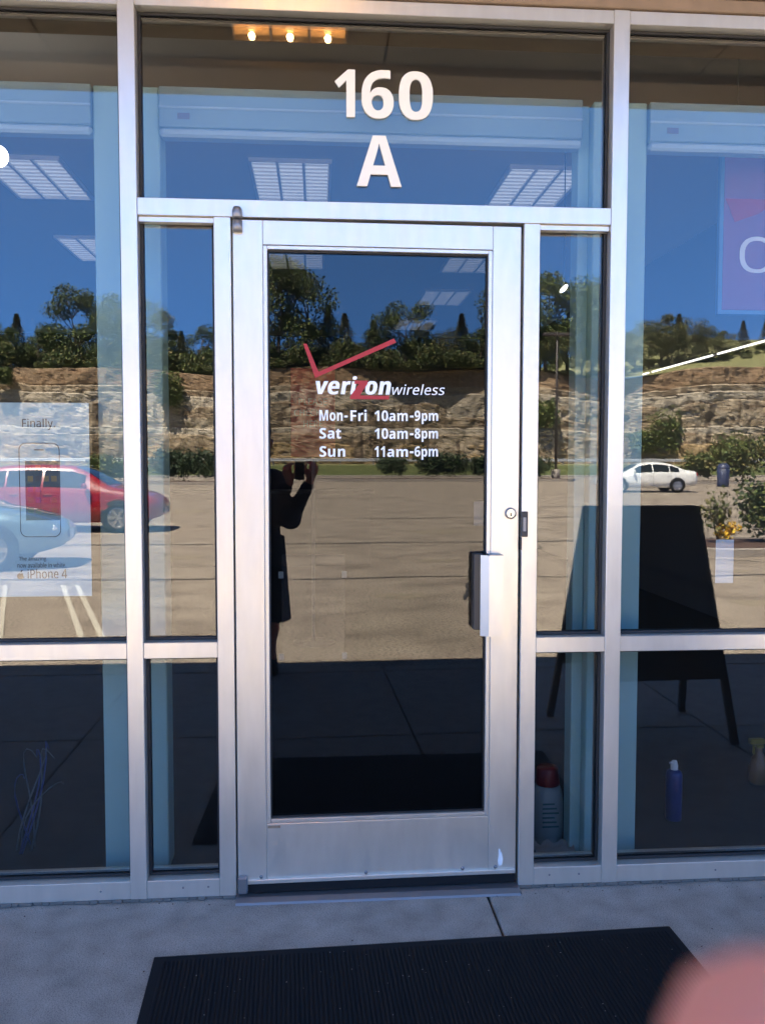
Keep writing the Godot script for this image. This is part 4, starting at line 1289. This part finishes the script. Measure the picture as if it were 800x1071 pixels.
func sandwich_board() -> void:
	var t := thing("sandwich_board", Vector3(1.95, 0.0, 1.55), "black A-frame sign board reflected in the right sidelight and window", "sign board")
	t.rotation.y = deg_to_rad(-2.0)
	for s in [-1.0, 1.0]:
		var p := Node3D.new()
		p.name = "leaf"
		t.add_child(p, true)
		p.position = Vector3(0, 1.19, s * 0.02)
		p.rotation.x = -s * 0.23
		var m := MB.new()
		m.extrude(PackedVector2Array([Vector2(-0.275, -0.03), Vector2(-0.338, -0.84), Vector2(0.338, -0.84), Vector2(0.275, -0.03)]), -0.006, 0.006)
		part(p, "board", m.done(), M.black_paint)
		m = MB.new()
		for q in [-1.0, 1.0]:
			m.extrude(PackedVector2Array([Vector2(q * 0.275, 0.0), Vector2(q * 0.366, -1.215), Vector2(q * 0.400, -1.215), Vector2(q * 0.305, 0.0)]), -0.014, 0.014)
		m.span(Vector3(-0.275, -0.03, -0.014), Vector3(0.275, 0.0, 0.014))
		m.span(Vector3(-0.338, -0.89, -0.014), Vector3(0.338, -0.84, 0.014))
		part(p, "frame", m.done(), mat("board_frame", lin(0.03, 0.022, 0.018), 0.5))

# ------------------------------------------------------------------ cars
class CarShape:
	var st := []      # x, half width, bottom, belt, roof, half width at roof
	func at(x: float) -> Array:
		for i in st.size() - 1:
			if x <= st[i + 1][0]:
				var f: float = clampf((x - st[i][0]) / (st[i + 1][0] - st[i][0]), 0.0, 1.0)
				var r := []
				for k in 6: r.append(lerpf(st[i][k], st[i + 1][k], f))
				return r
		return st[-1]
	func ring(x: float) -> Array:   # half section, from the middle of the floor up to the middle of the roof
		var s := at(x)
		var w: float = s[1]
		var b: float = s[2]
		var l: float = s[3]
		var r: float = s[4]
		var wr: float = s[5]
		return [Vector3(x, b, 0), Vector3(x, b, w * 0.86), Vector3(x, b + 0.08, w * 0.965), Vector3(x, lerpf(b, l, 0.45), w), Vector3(x, lerpf(b, l, 0.82), w * 0.985), Vector3(x, l, w * 0.95),
			Vector3(x, lerpf(l, r, 0.86), wr), Vector3(x, lerpf(l, r, 0.97), wr * 0.9), Vector3(x, r, wr * 0.6), Vector3(x, r + 0.012, 0)]
	func side(x: float, v: float) -> Vector3:   # v 0 at the belt, 1 at the roof edge
		var g := ring(x)
		return g[5].lerp(g[6], v)

func car(called: String, at: Vector3, turn: float, suv: bool, paint: Material, label: String) -> void:
	var t := thing(called, at, label, "car", "cars in the parking lot")
	t.rotation.y = turn
	var cs := CarShape.new()
	var H := 1.58 if suv else 1.45
	var bl := 1.02 if suv else 0.93
	if suv:
		cs.st = [[-2.25, 0.70, 0.46, 0.80, 0.84, 0.60], [-2.18, 0.84, 0.36, 0.95, 1.02, 0.70], [-2.05, 0.89, 0.30, bl, 1.20, 0.66], [-1.75, 0.91, 0.27, bl, 1.48, 0.64], [-1.3, 0.92, 0.24, bl, H - 0.02, 0.63], [-0.5, 0.92, 0.23, bl, H, 0.63], [0.25, 0.92, 0.23, 1.0, H - 0.03, 0.62], [0.55, 0.92, 0.23, 0.99, H - 0.14, 0.63], [1.15, 0.92, 0.24, 0.97, 1.06, 0.76], [1.55, 0.90, 0.25, 0.92, 1.0, 0.72], [1.95, 0.86, 0.28, 0.83, 0.90, 0.66], [2.15, 0.78, 0.32, 0.74, 0.80, 0.58], [2.27, 0.60, 0.42, 0.62, 0.66, 0.45]]
	else:
		cs.st = [[-2.35, 0.66, 0.44, 0.82, 0.86, 0.56], [-2.28, 0.80, 0.34, 0.93, 1.0, 0.64], [-2.0, 0.87, 0.28, bl, 1.04, 0.66], [-1.75, 0.89, 0.25, bl, 1.07, 0.66], [-1.05, 0.90, 0.22, bl, H - 0.09, 0.60], [-0.5, 0.91, 0.21, bl, H - 0.005, 0.60], [0.0, 0.91, 0.21, 0.91, H, 0.60], [0.45, 0.91, 0.21, 0.9, H - 0.09, 0.61], [1.2, 0.90, 0.22, 0.86, 0.95, 0.72], [1.65, 0.88, 0.24, 0.80, 0.88, 0.68], [2.05, 0.82, 0.27, 0.71, 0.78, 0.6], [2.25, 0.72, 0.32, 0.64, 0.69, 0.52], [2.36, 0.55, 0.40, 0.54, 0.57, 0.42]]
	var m := MB.new(true)
	var xs := steps(cs.st[0][0], cs.st[-1][0], 46)
	var rings := []
	for x in xs:
		var half := cs.ring(x)
		var full := []
		for p in half: full.append(p)
		for k in range(half.size() - 2, 0, -1): full.append(Vector3(half[k].x, half[k].y, -half[k].z))
		rings.append(full)
	for i in rings.size() - 1:
		var n: int = rings[i].size()
		for j in n:
			var k := (j + 1) % n
			m.quad(rings[i][j], rings[i + 1][j], rings[i + 1][k], rings[i][k])
	for e in [0, rings.size() - 1]:
		var c := Vector3(xs[e], 0.6, 0)
		var n: int = rings[e].size()
		for j in n:
			var k := (j + 1) % n
			if e == 0: m.tri(c, rings[e][j], rings[e][k])
			else: m.tri(c, rings[e][k], rings[e][j])
	part(t, "body", m.done(), paint)
	# side windows
	var wins := [[-1.85, -1.25], [-1.2, -0.42], [-0.36, 0.58]] if suv else [[-1.42, -0.98], [-0.93, -0.18], [-0.12, 0.72]]
	for sg in [1.0, -1.0]:
		for w in wins:
			var g := MB.new(true)
			var rows := []
			for i in 7:
				var x := lerpf(w[0], w[1], i / 6.0)
				var row := []
				for v in [0.1, 0.35, 0.65, 0.9]:
					var p := cs.side(x, v)
					row.append(Vector3(p.x, p.y, (p.z + 0.007) * sg))
				rows.append(row)
			for i in 6:
				for j in 3:
					if sg > 0: g.quad(rows[i][j], rows[i + 1][j], rows[i + 1][j + 1], rows[i][j + 1])
					else: g.quad(rows[i + 1][j], rows[i][j], rows[i][j + 1], rows[i + 1][j + 1])
			part(t, "side_window", g.done(), M.car_window)
	# windscreen and rear window
	for w in ([[0.32, 1.08], [-2.02, -1.8]] if suv else [[0.52, 1.14], [-1.68, -1.1]]):
		var g := MB.new(true)
		var rows := []
		for i in 6:
			var x := lerpf(w[0], w[1], i / 5.0)
			var h := cs.ring(x)
			var row := []
			for q in [[7, -1], [8, -1], [9, 1], [8, 1], [7, 1]]:
				var p: Vector3 = h[q[0]]
				row.append(Vector3(p.x, p.y + 0.008, p.z * q[1] * 0.97))
			rows.append(row)
		for i in 5:
			for j in 4:
				g.quad(rows[i][j], rows[i][j + 1], rows[i + 1][j + 1], rows[i + 1][j])
		part(t, "windscreen" if w[0] > 0 else "rear_window", g.done(), M.car_window)
	# wheels
	var wb := [1.36, -1.32] if suv else [1.40, -1.30]
	var r := 0.35 if suv else 0.325
	for x in wb:
		for sg in [1.0, -1.0]:
			var z: float = cs.at(x)[1]
			var a := MB.new(true)
			a.lathe([[0.0, 0.0], [r * 1.14, 0.0], [r * 1.14, 0.012], [0.0, 0.012]], 28, Vector3(0, 0, sg), Vector3(x, r + 0.02, (z - 0.006) * sg))
			part(t, "wheel_arch", a.done(), M.black_rubber)
			var wn := Node3D.new()
			wn.name = "wheel"
			wn.position = Vector3(x, r, z * sg)
			t.add_child(wn, true)
			a = MB.new(true)
			a.lathe([[r * 0.62, -0.18], [r * 0.97, -0.17], [r, -0.1], [r, 0.0], [r * 0.95, 0.03], [r * 0.68, 0.034], [r * 0.66, 0.02]], 28, Vector3(0, 0, sg))
			part(wn, "tyre", a.done(), M.black_rubber)
			a = MB.new()
			a.lathe([[r * 0.67, 0.03], [r * 0.62, 0.034], [r * 0.6, 0.02]], 28, Vector3(0, 0, sg))
			a.lathe([[r * 0.16, 0.02], [r * 0.15, 0.034], [0.0, 0.036]], 14, Vector3(0, 0, sg))
			for k in 6:
				var an := TAU * k / 6.0
				var u := Vector3(cos(an), sin(an), 0)
				var v := Vector3(-sin(an), cos(an), 0)
				var n := Vector3(0, 0, 0.028 * sg)
				var p0 := u * r * 0.1 - v * r * 0.07 + n
				var p1 := u * r * 0.1 + v * r * 0.07 + n
				var p2 := u * r * 0.63 + v * r * 0.10 + n
				var p3 := u * r * 0.63 - v * r * 0.10 + n
				if sg > 0: a.quad(p0, p3, p2, p1)
				else: a.quad(p0, p1, p2, p3)
			part(wn, "rim", a.done(), M.bright_metal)
			a = MB.new()
			a.lathe([[r * 0.64, 0.012], [0.0, 0.012]], 24, Vector3(0, 0, sg))
			part(wn, "brake", a.done(), M.grey_metal)
	# lamps, mirrors, handles, seams, sill trim, grille and plate
	var fx: float = cs.st[-1][0]
	for sg in [1.0, -1.0]:
		var l := MB.new()
		l.box(Vector3(fx - 0.2, 0.66 if suv else 0.6, 0.62 * sg), Vector3(0.24, 0.13, 0.2), 0.05)
		part(t, "headlight", l.done(), M.lamp_clear)
		l = MB.new()
		l.box(Vector3(cs.st[0][0] + 0.11, 0.92 if suv else 0.84, 0.70 * sg), Vector3(0.2, 0.24 if suv else 0.15, 0.18), 0.04)
		part(t, "tail_light", l.done(), M.lamp_red)
		l = MB.new()
		l.box(Vector3(0.62 if suv else 0.78, bl + 0.07, 0.99 * sg), Vector3(0.11, 0.13, 0.19), 0.04)
		part(t, "mirror", l.done(), paint)
		for x in ([0.42, -0.4, -1.22] if suv else [0.62, -0.15, -1.0]):
			var sm := MB.new()
			var g := cs.ring(x)
			for j in range(2, 5):
				var a: Vector3 = g[j]
				var b: Vector3 = g[j + 1]
				a.z = (a.z + 0.003) * sg
				b.z = (b.z + 0.003) * sg
				var dx := Vector3(0.005, 0, 0)
				if sg > 0: sm.quad(a - dx, a + dx, b + dx, b - dx)
				else: sm.quad(a + dx, a - dx, b - dx, b + dx)
			part(t, "door_seam", sm.done(), M.black_rubber)
		for x in ([-0.25, -1.02] if suv else [0.0, -0.82]):
			var h := MB.new()
			h.box(Vector3(x, bl - 0.13, cs.at(x)[1] * 0.985 * sg + 0.008 * sg), Vector3(0.2, 0.03, 0.03), 0.01)
			part(t, "door_handle", h.done(), paint)
	var gm := MB.new()
	gm.box(Vector3(fx - 0.045, 0.5, 0), Vector3(0.1, 0.16, 0.8), 0.03)
	part(t, "grille", gm.done(), M.black_rubber)
	gm = MB.new()
	gm.box(Vector3(fx + 0.005, 0.49, 0), Vector3(0.02, 0.15, 0.3), 0.005)
	part(t, "number_plate", gm.done(), M.white_paint)

func cars() -> void:
	mat("lamp_clear", lin(0.6, 0.6, 0.6), 0.1, 0.3)
	mat("lamp_red", lin(0.35, 0.01, 0.01), 0.2)
	mat("car_window", lin(0.012, 0.016, 0.017), 0.04, 0.0, 0.6)
	for q in [["paint_red", lin(0.27, 0.006, 0.014)], ["paint_silver", lin(0.11, 0.175, 0.20)], ["paint_white", lin(0.74, 0.73, 0.69)]]:
		var p := mat(q[0], q[1], 0.35, 0.0)
		p.clearcoat_enabled = true
		p.clearcoat = 1.0
		p.clearcoat_roughness = 0.03
	M.paint_silver.metallic = 0.4
	car("parked_car", Vector3(-5.66, lot_y(18.6), 18.6), deg_to_rad(2.0), true, M.paint_red, "red five-door car with silver wheels, facing right")
	car("parked_car", Vector3(-5.95, lot_y(10.6), 10.9), deg_to_rad(-6.0), false, M.paint_silver, "blue-grey car whose nose shows before the red car")
	car("parked_car", Vector3(16.05, lot_y(38.2), 38.2), PI + deg_to_rad(3.0), false, M.paint_white, "white saloon car driving left across the far lot")

# ------------------------------------------------------------------ the person who takes the picture
func capsules_mesh(bones: Array, cell: float, blend: float, m: MB) -> void:
	# smooth union of tapered capsules [a, b, ra, rb], meshed as surface nets
	var lo := Vector3(1e9, 1e9, 1e9)
	var hi := -lo
	for b in bones:
		var rr := maxf(b[2], b[3]) + cell * 2.5
		lo = lo.min(b[0] - Vector3.ONE * rr).min(b[1] - Vector3.ONE * rr)
		hi = hi.max(b[0] + Vector3.ONE * rr).max(b[1] + Vector3.ONE * rr)
	var n := Vector3i(((hi - lo) / cell).ceil()) + Vector3i.ONE
	var f := PackedFloat32Array()
	f.resize(n.x * n.y * n.z)
	f.fill(1.0)
	for b in bones:
		var a: Vector3 = b[0]
		var d: Vector3 = b[1] - a
		var dd := maxf(d.length_squared(), 1e-9)
		var rr: float = maxf(b[2], b[3]) + blend + cell * 2.0
		var l: Vector3 = a.min(b[1]) - Vector3.ONE * rr
		var h: Vector3 = a.max(b[1]) + Vector3.ONE * rr
		var i0 := Vector3i(((l - lo) / cell).floor()).clamp(Vector3i.ZERO, n - Vector3i.ONE)
		var i1 := Vector3i(((h - lo) / cell).ceil()).clamp(Vector3i.ZERO, n - Vector3i.ONE)
		for z in range(i0.z, i1.z + 1):
			for y in range(i0.y, i1.y + 1):
				var at := (z * n.y + y) * n.x
				for x in range(i0.x, i1.x + 1):
					var p := lo + Vector3(x, y, z) * cell - a
					var t := clampf(p.dot(d) / dd, 0.0, 1.0)
					var v: float = (p - d * t).length() - lerpf(b[2], b[3], t)
					var o := f[at + x]
					var k := maxf(blend - absf(v - o), 0.0) / blend
					f[at + x] = minf(v, o) - k * k * blend * 0.25
	var vert := {}
	for z in n.z - 1:
		for y in n.y - 1:
			for x in n.x - 1:
				var base := (z * n.y + y) * n.x + x
				var f0 := f[base]
				if absf(f0) > cell * 2.0: continue
				var s := Vector3.ZERO
				var cnt := 0
				var c := [f0, f[base + 1], f[base + n.x], f[base + n.x + 1], f[base + n.x * n.y], f[base + n.x * n.y + 1], f[base + n.x * n.y + n.x], f[base + n.x * n.y + n.x + 1]]
				for e in [[0, 1], [2, 3], [4, 5], [6, 7], [0, 2], [1, 3], [4, 6], [5, 7], [0, 4], [1, 5], [2, 6], [3, 7]]:
					var u: float = c[e[0]]
					var w: float = c[e[1]]
					if (u < 0) != (w < 0):
						var t := u / (u - w)
						var p0 := Vector3(e[0] & 1, (e[0] >> 1) & 1, e[0] >> 2)
						var p1 := Vector3(e[1] & 1, (e[1] >> 1) & 1, e[1] >> 2)
						s += p0.lerp(p1, t)
						cnt += 1
				if cnt: vert[base] = lo + (Vector3(x, y, z) + s / cnt) * cell
	var sx := 1
	var sy := n.x
	var sz := n.x * n.y
	for base in vert:
		for ax in [[sx, sy, sz], [sy, sz, sx], [sz, sx, sy]]:
			var v0 := f[base]
			var v1 := f[base + ax[0]]
			if (v0 < 0) == (v1 < 0): continue
			var q := [base, base - ax[1], base - ax[1] - ax[2], base - ax[2]]
			if not (vert.has(q[1]) and vert.has(q[2]) and vert.has(q[3])): continue
			if v0 < 0: m.quad(vert[q[0]], vert[q[1]], vert[q[2]], vert[q[3]])
			else: m.quad(vert[q[0]], vert[q[3]], vert[q[2]], vert[q[1]])

func hand_bones(o: Vector3, b: Basis, s: float) -> Array:   # b.x across the knuckles (to the thumb), b.y along the fingers, b.z out of the back of the hand
	var g := func(x: float, y: float, z: float): return o + b * (Vector3(x, y, z) * s)
	var r := []
	for k in 4:
		var x := 0.030 - k * 0.020
		r.append([g.call(x * 0.6, 0.012, 0.0), g.call(x, 0.085, 0.004), 0.014 * s, 0.0115 * s])
		var l: float = [0.072, 0.080, 0.075, 0.058][k]
		var k1: Vector3 = g.call(x, 0.088, 0.004)
		var k2: Vector3 = g.call(x * 1.02, 0.088 + l * 0.42, -0.012)
		var k3: Vector3 = g.call(x * 1.03, 0.088 + l * 0.52, -0.036)
		var k4: Vector3 = g.call(x * 1.03, 0.088 + l * 0.40, -0.054)
		r.append([k1, k2, 0.0095 * s, 0.0088 * s])
		r.append([k2, k3, 0.0088 * s, 0.008 * s])
		r.append([k3, k4, 0.008 * s, 0.007 * s])
	r.append([g.call(0.022, 0.018, -0.008), g.call(0.045, 0.05, -0.022), 0.015 * s, 0.0115 * s])
	r.append([g.call(0.045, 0.05, -0.022), g.call(0.048, 0.08, -0.036), 0.0115 * s, 0.0095 * s])
	r.append([g.call(0.048, 0.08, -0.036), g.call(0.042, 0.102, -0.044), 0.0095 * s, 0.0075 * s])
	return r

func photographer() -> void:
	var t := thing("person", Vector3(0.065, 0.0, 3.02), "person in dark shirt and long dark shorts holding up a phone, mirrored in the door", "person")
	var skin := mat("skin", lin(0.80, 0.27, 0.18), 0.5)
	skin.subsurf_scatter_enabled = true
	skin.subsurf_scatter_strength = 0.25
	var w := func(x: float, y: float, z: float): return Vector3(x - 0.17, y, z - 3.12)
	# lens frame, to put the holding hands round the phone
	var cb := Basis.from_euler(Vector3(deg_to_rad(-3.165), deg_to_rad(-4.299), deg_to_rad(0.045)))
	var lens := EYE - t.position
	var m := MB.new(true)
	# body in one surface: legs, trunk, neck, head, arms
	var b := []
	for s in [-1.0, 1.0]:
		var hip: Vector3 = w.call(0.045 + s * 0.095, 0.80, 3.14)
		var knee: Vector3 = w.call(0.045 + s * 0.105, 0.43, 3.12)
		var ank: Vector3 = w.call(0.045 + s * 0.105, 0.085, 3.17)
		b.append([hip, knee, 0.088, 0.058])
		b.append([knee, knee.lerp(ank, 0.35), 0.056, 0.054])
		b.append([knee.lerp(ank, 0.35), ank, 0.054, 0.036])
		b.append([ank + Vector3(0, -0.04, 0.03), ank + Vector3(s * 0.02, -0.047, -0.15), 0.038, 0.034])
	b.append([w.call(-0.02, 0.83, 3.14), w.call(0.11, 0.83, 3.14), 0.115, 0.115])
	b.append([w.call(-0.01, 1.0, 3.14), w.call(0.10, 1.0, 3.14), 0.105, 0.105])
	b.append([w.call(-0.03, 1.18, 3.15), w.call(0.11, 1.18, 3.15), 0.11, 0.11])
	b.append([w.call(-0.085, 1.30, 3.16), w.call(0.17, 1.30, 3.16), 0.062, 0.062])
	b.append([w.call(0.05, 1.33, 3.16), w.call(0.065, 1.45, 3.14), 0.056, 0.05])
	b.append([w.call(0.075, 1.52, 3.12), w.call(0.075, 1.585, 3.13), 0.072, 0.085])
	b.append([w.call(0.075, 1.485, 3.085), w.call(0.075, 1.52, 3.08), 0.04, 0.055])
	var re := Vector3(0.19, 1.04, 3.0)
	var le := Vector3(-0.02, 1.03, 2.97)
	var rw := Vector3(0.315, 1.30, 2.86)
	var lw := Vector3(0.185, 1.29, 2.885)
	b.append([w.call(0.185, 1.29, 3.15), re - t.position, 0.055, 0.043])
	b.append([re - t.position, rw - t.position, 0.043, 0.028])
	b.append([w.call(-0.10, 1.29, 3.15), le - t.position, 0.055, 0.043])
	b.append([le - t.position, lw - t.position, 0.043, 0.028])
	capsules_mesh(b, 0.014, 0.05, m)
	# hands: the right one steadies the phone, one finger tip pokes before the lens
	var rh := hand_bones(rw - t.position, Basis(Vector3(-0.75, 0.25, -0.6).normalized(), Vector3(-0.15, 0.95, -0.28).normalized(), Vector3(0.62, 0.3, -0.72).normalized()).orthonormalized(), 0.92)
	var tip: Vector3 = lens + cb * Vector3(0.0163, -0.0230, -0.0315)
	var mid: Vector3 = lens + cb * Vector3(0.034, -0.040, -0.022)
	var root: Vector3 = lens + cb * Vector3(0.058, -0.062, 0.012)
	rh.append([rw - t.position, root, 0.018, 0.013])
	rh.append([root, mid, 0.0105, 0.0085])
	rh.append([mid, tip, 0.0085, 0.0072])
	capsules_mesh(rh, 0.0034, 0.008, m)
	var lh := hand_bones(lw - t.position, Basis(Vector3(0.75, 0.2, -0.62).normalized(), Vector3(0.15, 0.95, -0.25).normalized(), Vector3(-0.6, 0.3, -0.73).normalized()).orthonormalized(), 0.92)
	capsules_mesh(lh, 0.0038, 0.008, m)
	part(t, "body", m.done(), skin)
	# face
	var fc := MB.new(true)
	fc.tube([w.call(0.075, 1.545, 3.045), w.call(0.075, 1.515, 3.018)], [0.011, 0.015], 8)
	part(t, "nose", fc.done(), skin)
	for s in [-1.0, 1.0]:
		fc = MB.new(true)
		fc.lathe([[0.0, -0.011], [0.009, -0.006], [0.012, 0.0], [0.009, 0.006], [0.0, 0.011]], 12, Vector3.UP, w.call(0.075 + s * 0.031, 1.555, 3.052))
		part(t, "eye", fc.done(), M.black_rubber)
		fc = MB.new(true)
		fc.tube([w.call(0.075 + s * 0.084, 1.52, 3.13), w.call(0.075 + s * 0.092, 1.57, 3.14)], [0.012, 0.018], 8)
		part(t, "ear", fc.done(), skin)
	fc = MB.new(true)
	fc.tube([w.call(0.052, 1.483, 3.034), w.call(0.075, 1.48, 3.027), w.call(0.098, 1.483, 3.034)], [0.003, 0.006, 0.003], 6)
	part(t, "mouth", fc.done(), mat("lips", lin(0.35, 0.12, 0.10), 0.5))
	var hr := MB.new(true)
	capsules_mesh([[w.call(0.075, 1.60, 3.165), w.call(0.075, 1.55, 3.185), 0.092, 0.082], [w.call(0.03, 1.625, 3.11), w.call(0.12, 1.625, 3.11), 0.05, 0.05], [w.call(0.075, 1.5, 3.2), w.call(0.075, 1.42, 3.21), 0.065, 0.05]], 0.011, 0.03, hr)
	part(t, "hair", hr.done(), mat("hair_dark", lin(0.02, 0.014, 0.01), 0.6))
	# clothes
	var sh := MB.new(true)
	capsules_mesh([[w.call(-0.03, 0.86, 3.14), w.call(0.115, 0.86, 3.14), 0.128, 0.128], [w.call(-0.01, 1.0, 3.14), w.call(0.10, 1.0, 3.14), 0.122, 0.122], [w.call(-0.03, 1.18, 3.15), w.call(0.11, 1.18, 3.15), 0.122, 0.122], [w.call(-0.085, 1.30, 3.16), w.call(0.17, 1.30, 3.16), 0.073, 0.073],
		[w.call(0.19, 1.29, 3.15), w.call(0.218, 1.17, 3.06), 0.068, 0.06], [w.call(-0.105, 1.29, 3.15), w.call(-0.09, 1.16, 3.06), 0.068, 0.06], [w.call(0.218, 1.17, 3.06), re - t.position, 0.062, 0.056], [re - t.position, (re - t.position).lerp(rw - t.position, 0.88), 0.056, 0.04], [w.call(-0.09, 1.16, 3.06), le - t.position, 0.062, 0.056], [le - t.position, (le - t.position).lerp(lw - t.position, 0.88), 0.056, 0.04]], 0.014, 0.05, sh)
	part(t, "shirt", sh.done(), mat("shirt_navy", lin(0.018, 0.022, 0.04), 0.9))
	for s in [-1.0, 1.0]:
		var g := MB.new(true)
		var rows := []
		for i in 9:
			var f := i / 8.0
			var c: Vector3 = w.call(0.045 + s * lerpf(0.085, 0.115, f), lerpf(0.93, 0.37, f), lerpf(3.14, 3.13, f))
			var ring := []
			for k in 22:
				var a := TAU * k / 22.0
				var rr := lerpf(0.122, 0.128, f) * (1.0 + 0.05 * f * sin(a * 4.0 + s))
				ring.append(c + Vector3(cos(a) * rr, 0.012 * f * sin(a * 2.0), sin(a) * rr))
			rows.append(ring)
		g.grid(rows, true)
		part(t, "shorts", g.done(), mat("shorts_dark", lin(0.022, 0.026, 0.032), 0.9))
		var f2: Vector3 = w.call(0.045 + s * 0.105, 0.0, 3.17)
		var shoe := MB.new(true)
		capsules_mesh([[f2 + Vector3(0, 0.05, 0.035), f2 + Vector3(s * 0.02, 0.043, -0.16), 0.046, 0.04], [f2 + Vector3(0, 0.05, 0.0), f2 + Vector3(0, 0.11, 0.01), 0.045, 0.044]], 0.01, 0.02, shoe)
		part(t, "shoe", shoe.done(), M.black_rubber)
	# the phone, its lens where the picture was taken
	var ph := thing("phone", EYE, "dark phone held up in both hands, mirrored in the door", "phone")
	ph.basis = cb
	bx(ph, "case", Vector3(-0.047, -0.103, 0.002), Vector3(0.012, 0.012, 0.0113), M.black_paint, 0.003)
	bx(ph, "bezel", Vector3(-0.0478, -0.1038, 0.0045), Vector3(0.0128, 0.0128, 0.0085), M.grey_metal, 0.002)

func grit() -> void:
	# fallen bits on the pavement by the sill
	rng.seed = 44
	var mm := MultiMesh.new()
	mm.transform_format = MultiMesh.TRANSFORM_3D
	var p := MB.new()
	p.box(Vector3.ZERO, Vector3(0.006, 0.003, 0.004), 0.001)
	mm.mesh = p.done()
	mm.instance_count = 170
	for i in 170:
		var near := rng.randf() < 0.6
		var z := rng.randf_range(0.01, 0.05) if near else rng.randf_range(0.05, 1.0)
		mm.set_instance_transform(i, Transform3D(Basis.from_euler(Vector3(0, rng.randf() * TAU, 0)).scaled(Vector3.ONE * rng.randf_range(0.25, 0.9)), Vector3(rng.randf_range(-1.3, 2.6), 0.0012, z)))
	var cr := MultiMesh.new()
	cr.transform_format = MultiMesh.TRANSFORM_3D
	cr.mesh = mm.mesh
	cr.instance_count = 110
	for i in 110:
		cr.set_instance_transform(i, Transform3D(Basis.from_euler(Vector3(0, rng.randf() * TAU, 0)).scaled(Vector3.ONE * rng.randf_range(0.2, 0.55)), Vector3(rng.randf_range(-0.1, 1.3), 0.0108, rng.randf_range(0.34, 1.1))))
	var ci := MultiMeshInstance3D.new()
	ci.name = "crumbs"
	ci.multimesh = cr
	ci.material_override = M.concrete
	add_child(ci)
	tag(ci, "pale crumbs of dirt on the black door mat", "dirt", "", "stuff")
	var mi := MultiMeshInstance3D.new()
	mi.name = "grit"
	mi.multimesh = mm
	mi.material_override = M.mulch
	add_child(mi)
	tag(mi, "scattered dark grit and crumbs on the pavement", "grit", "", "stuff")

func _ready() -> void:
	rng.seed = 3
	materials()
	stage()
	ground()
	building()
	storefront()
	rock_cut()
	woods()
	planting()
	door()
	address()
	door_mat()
	interior()
	cars()
	sandwich_board()
	photographer()
	cables()
	grit()
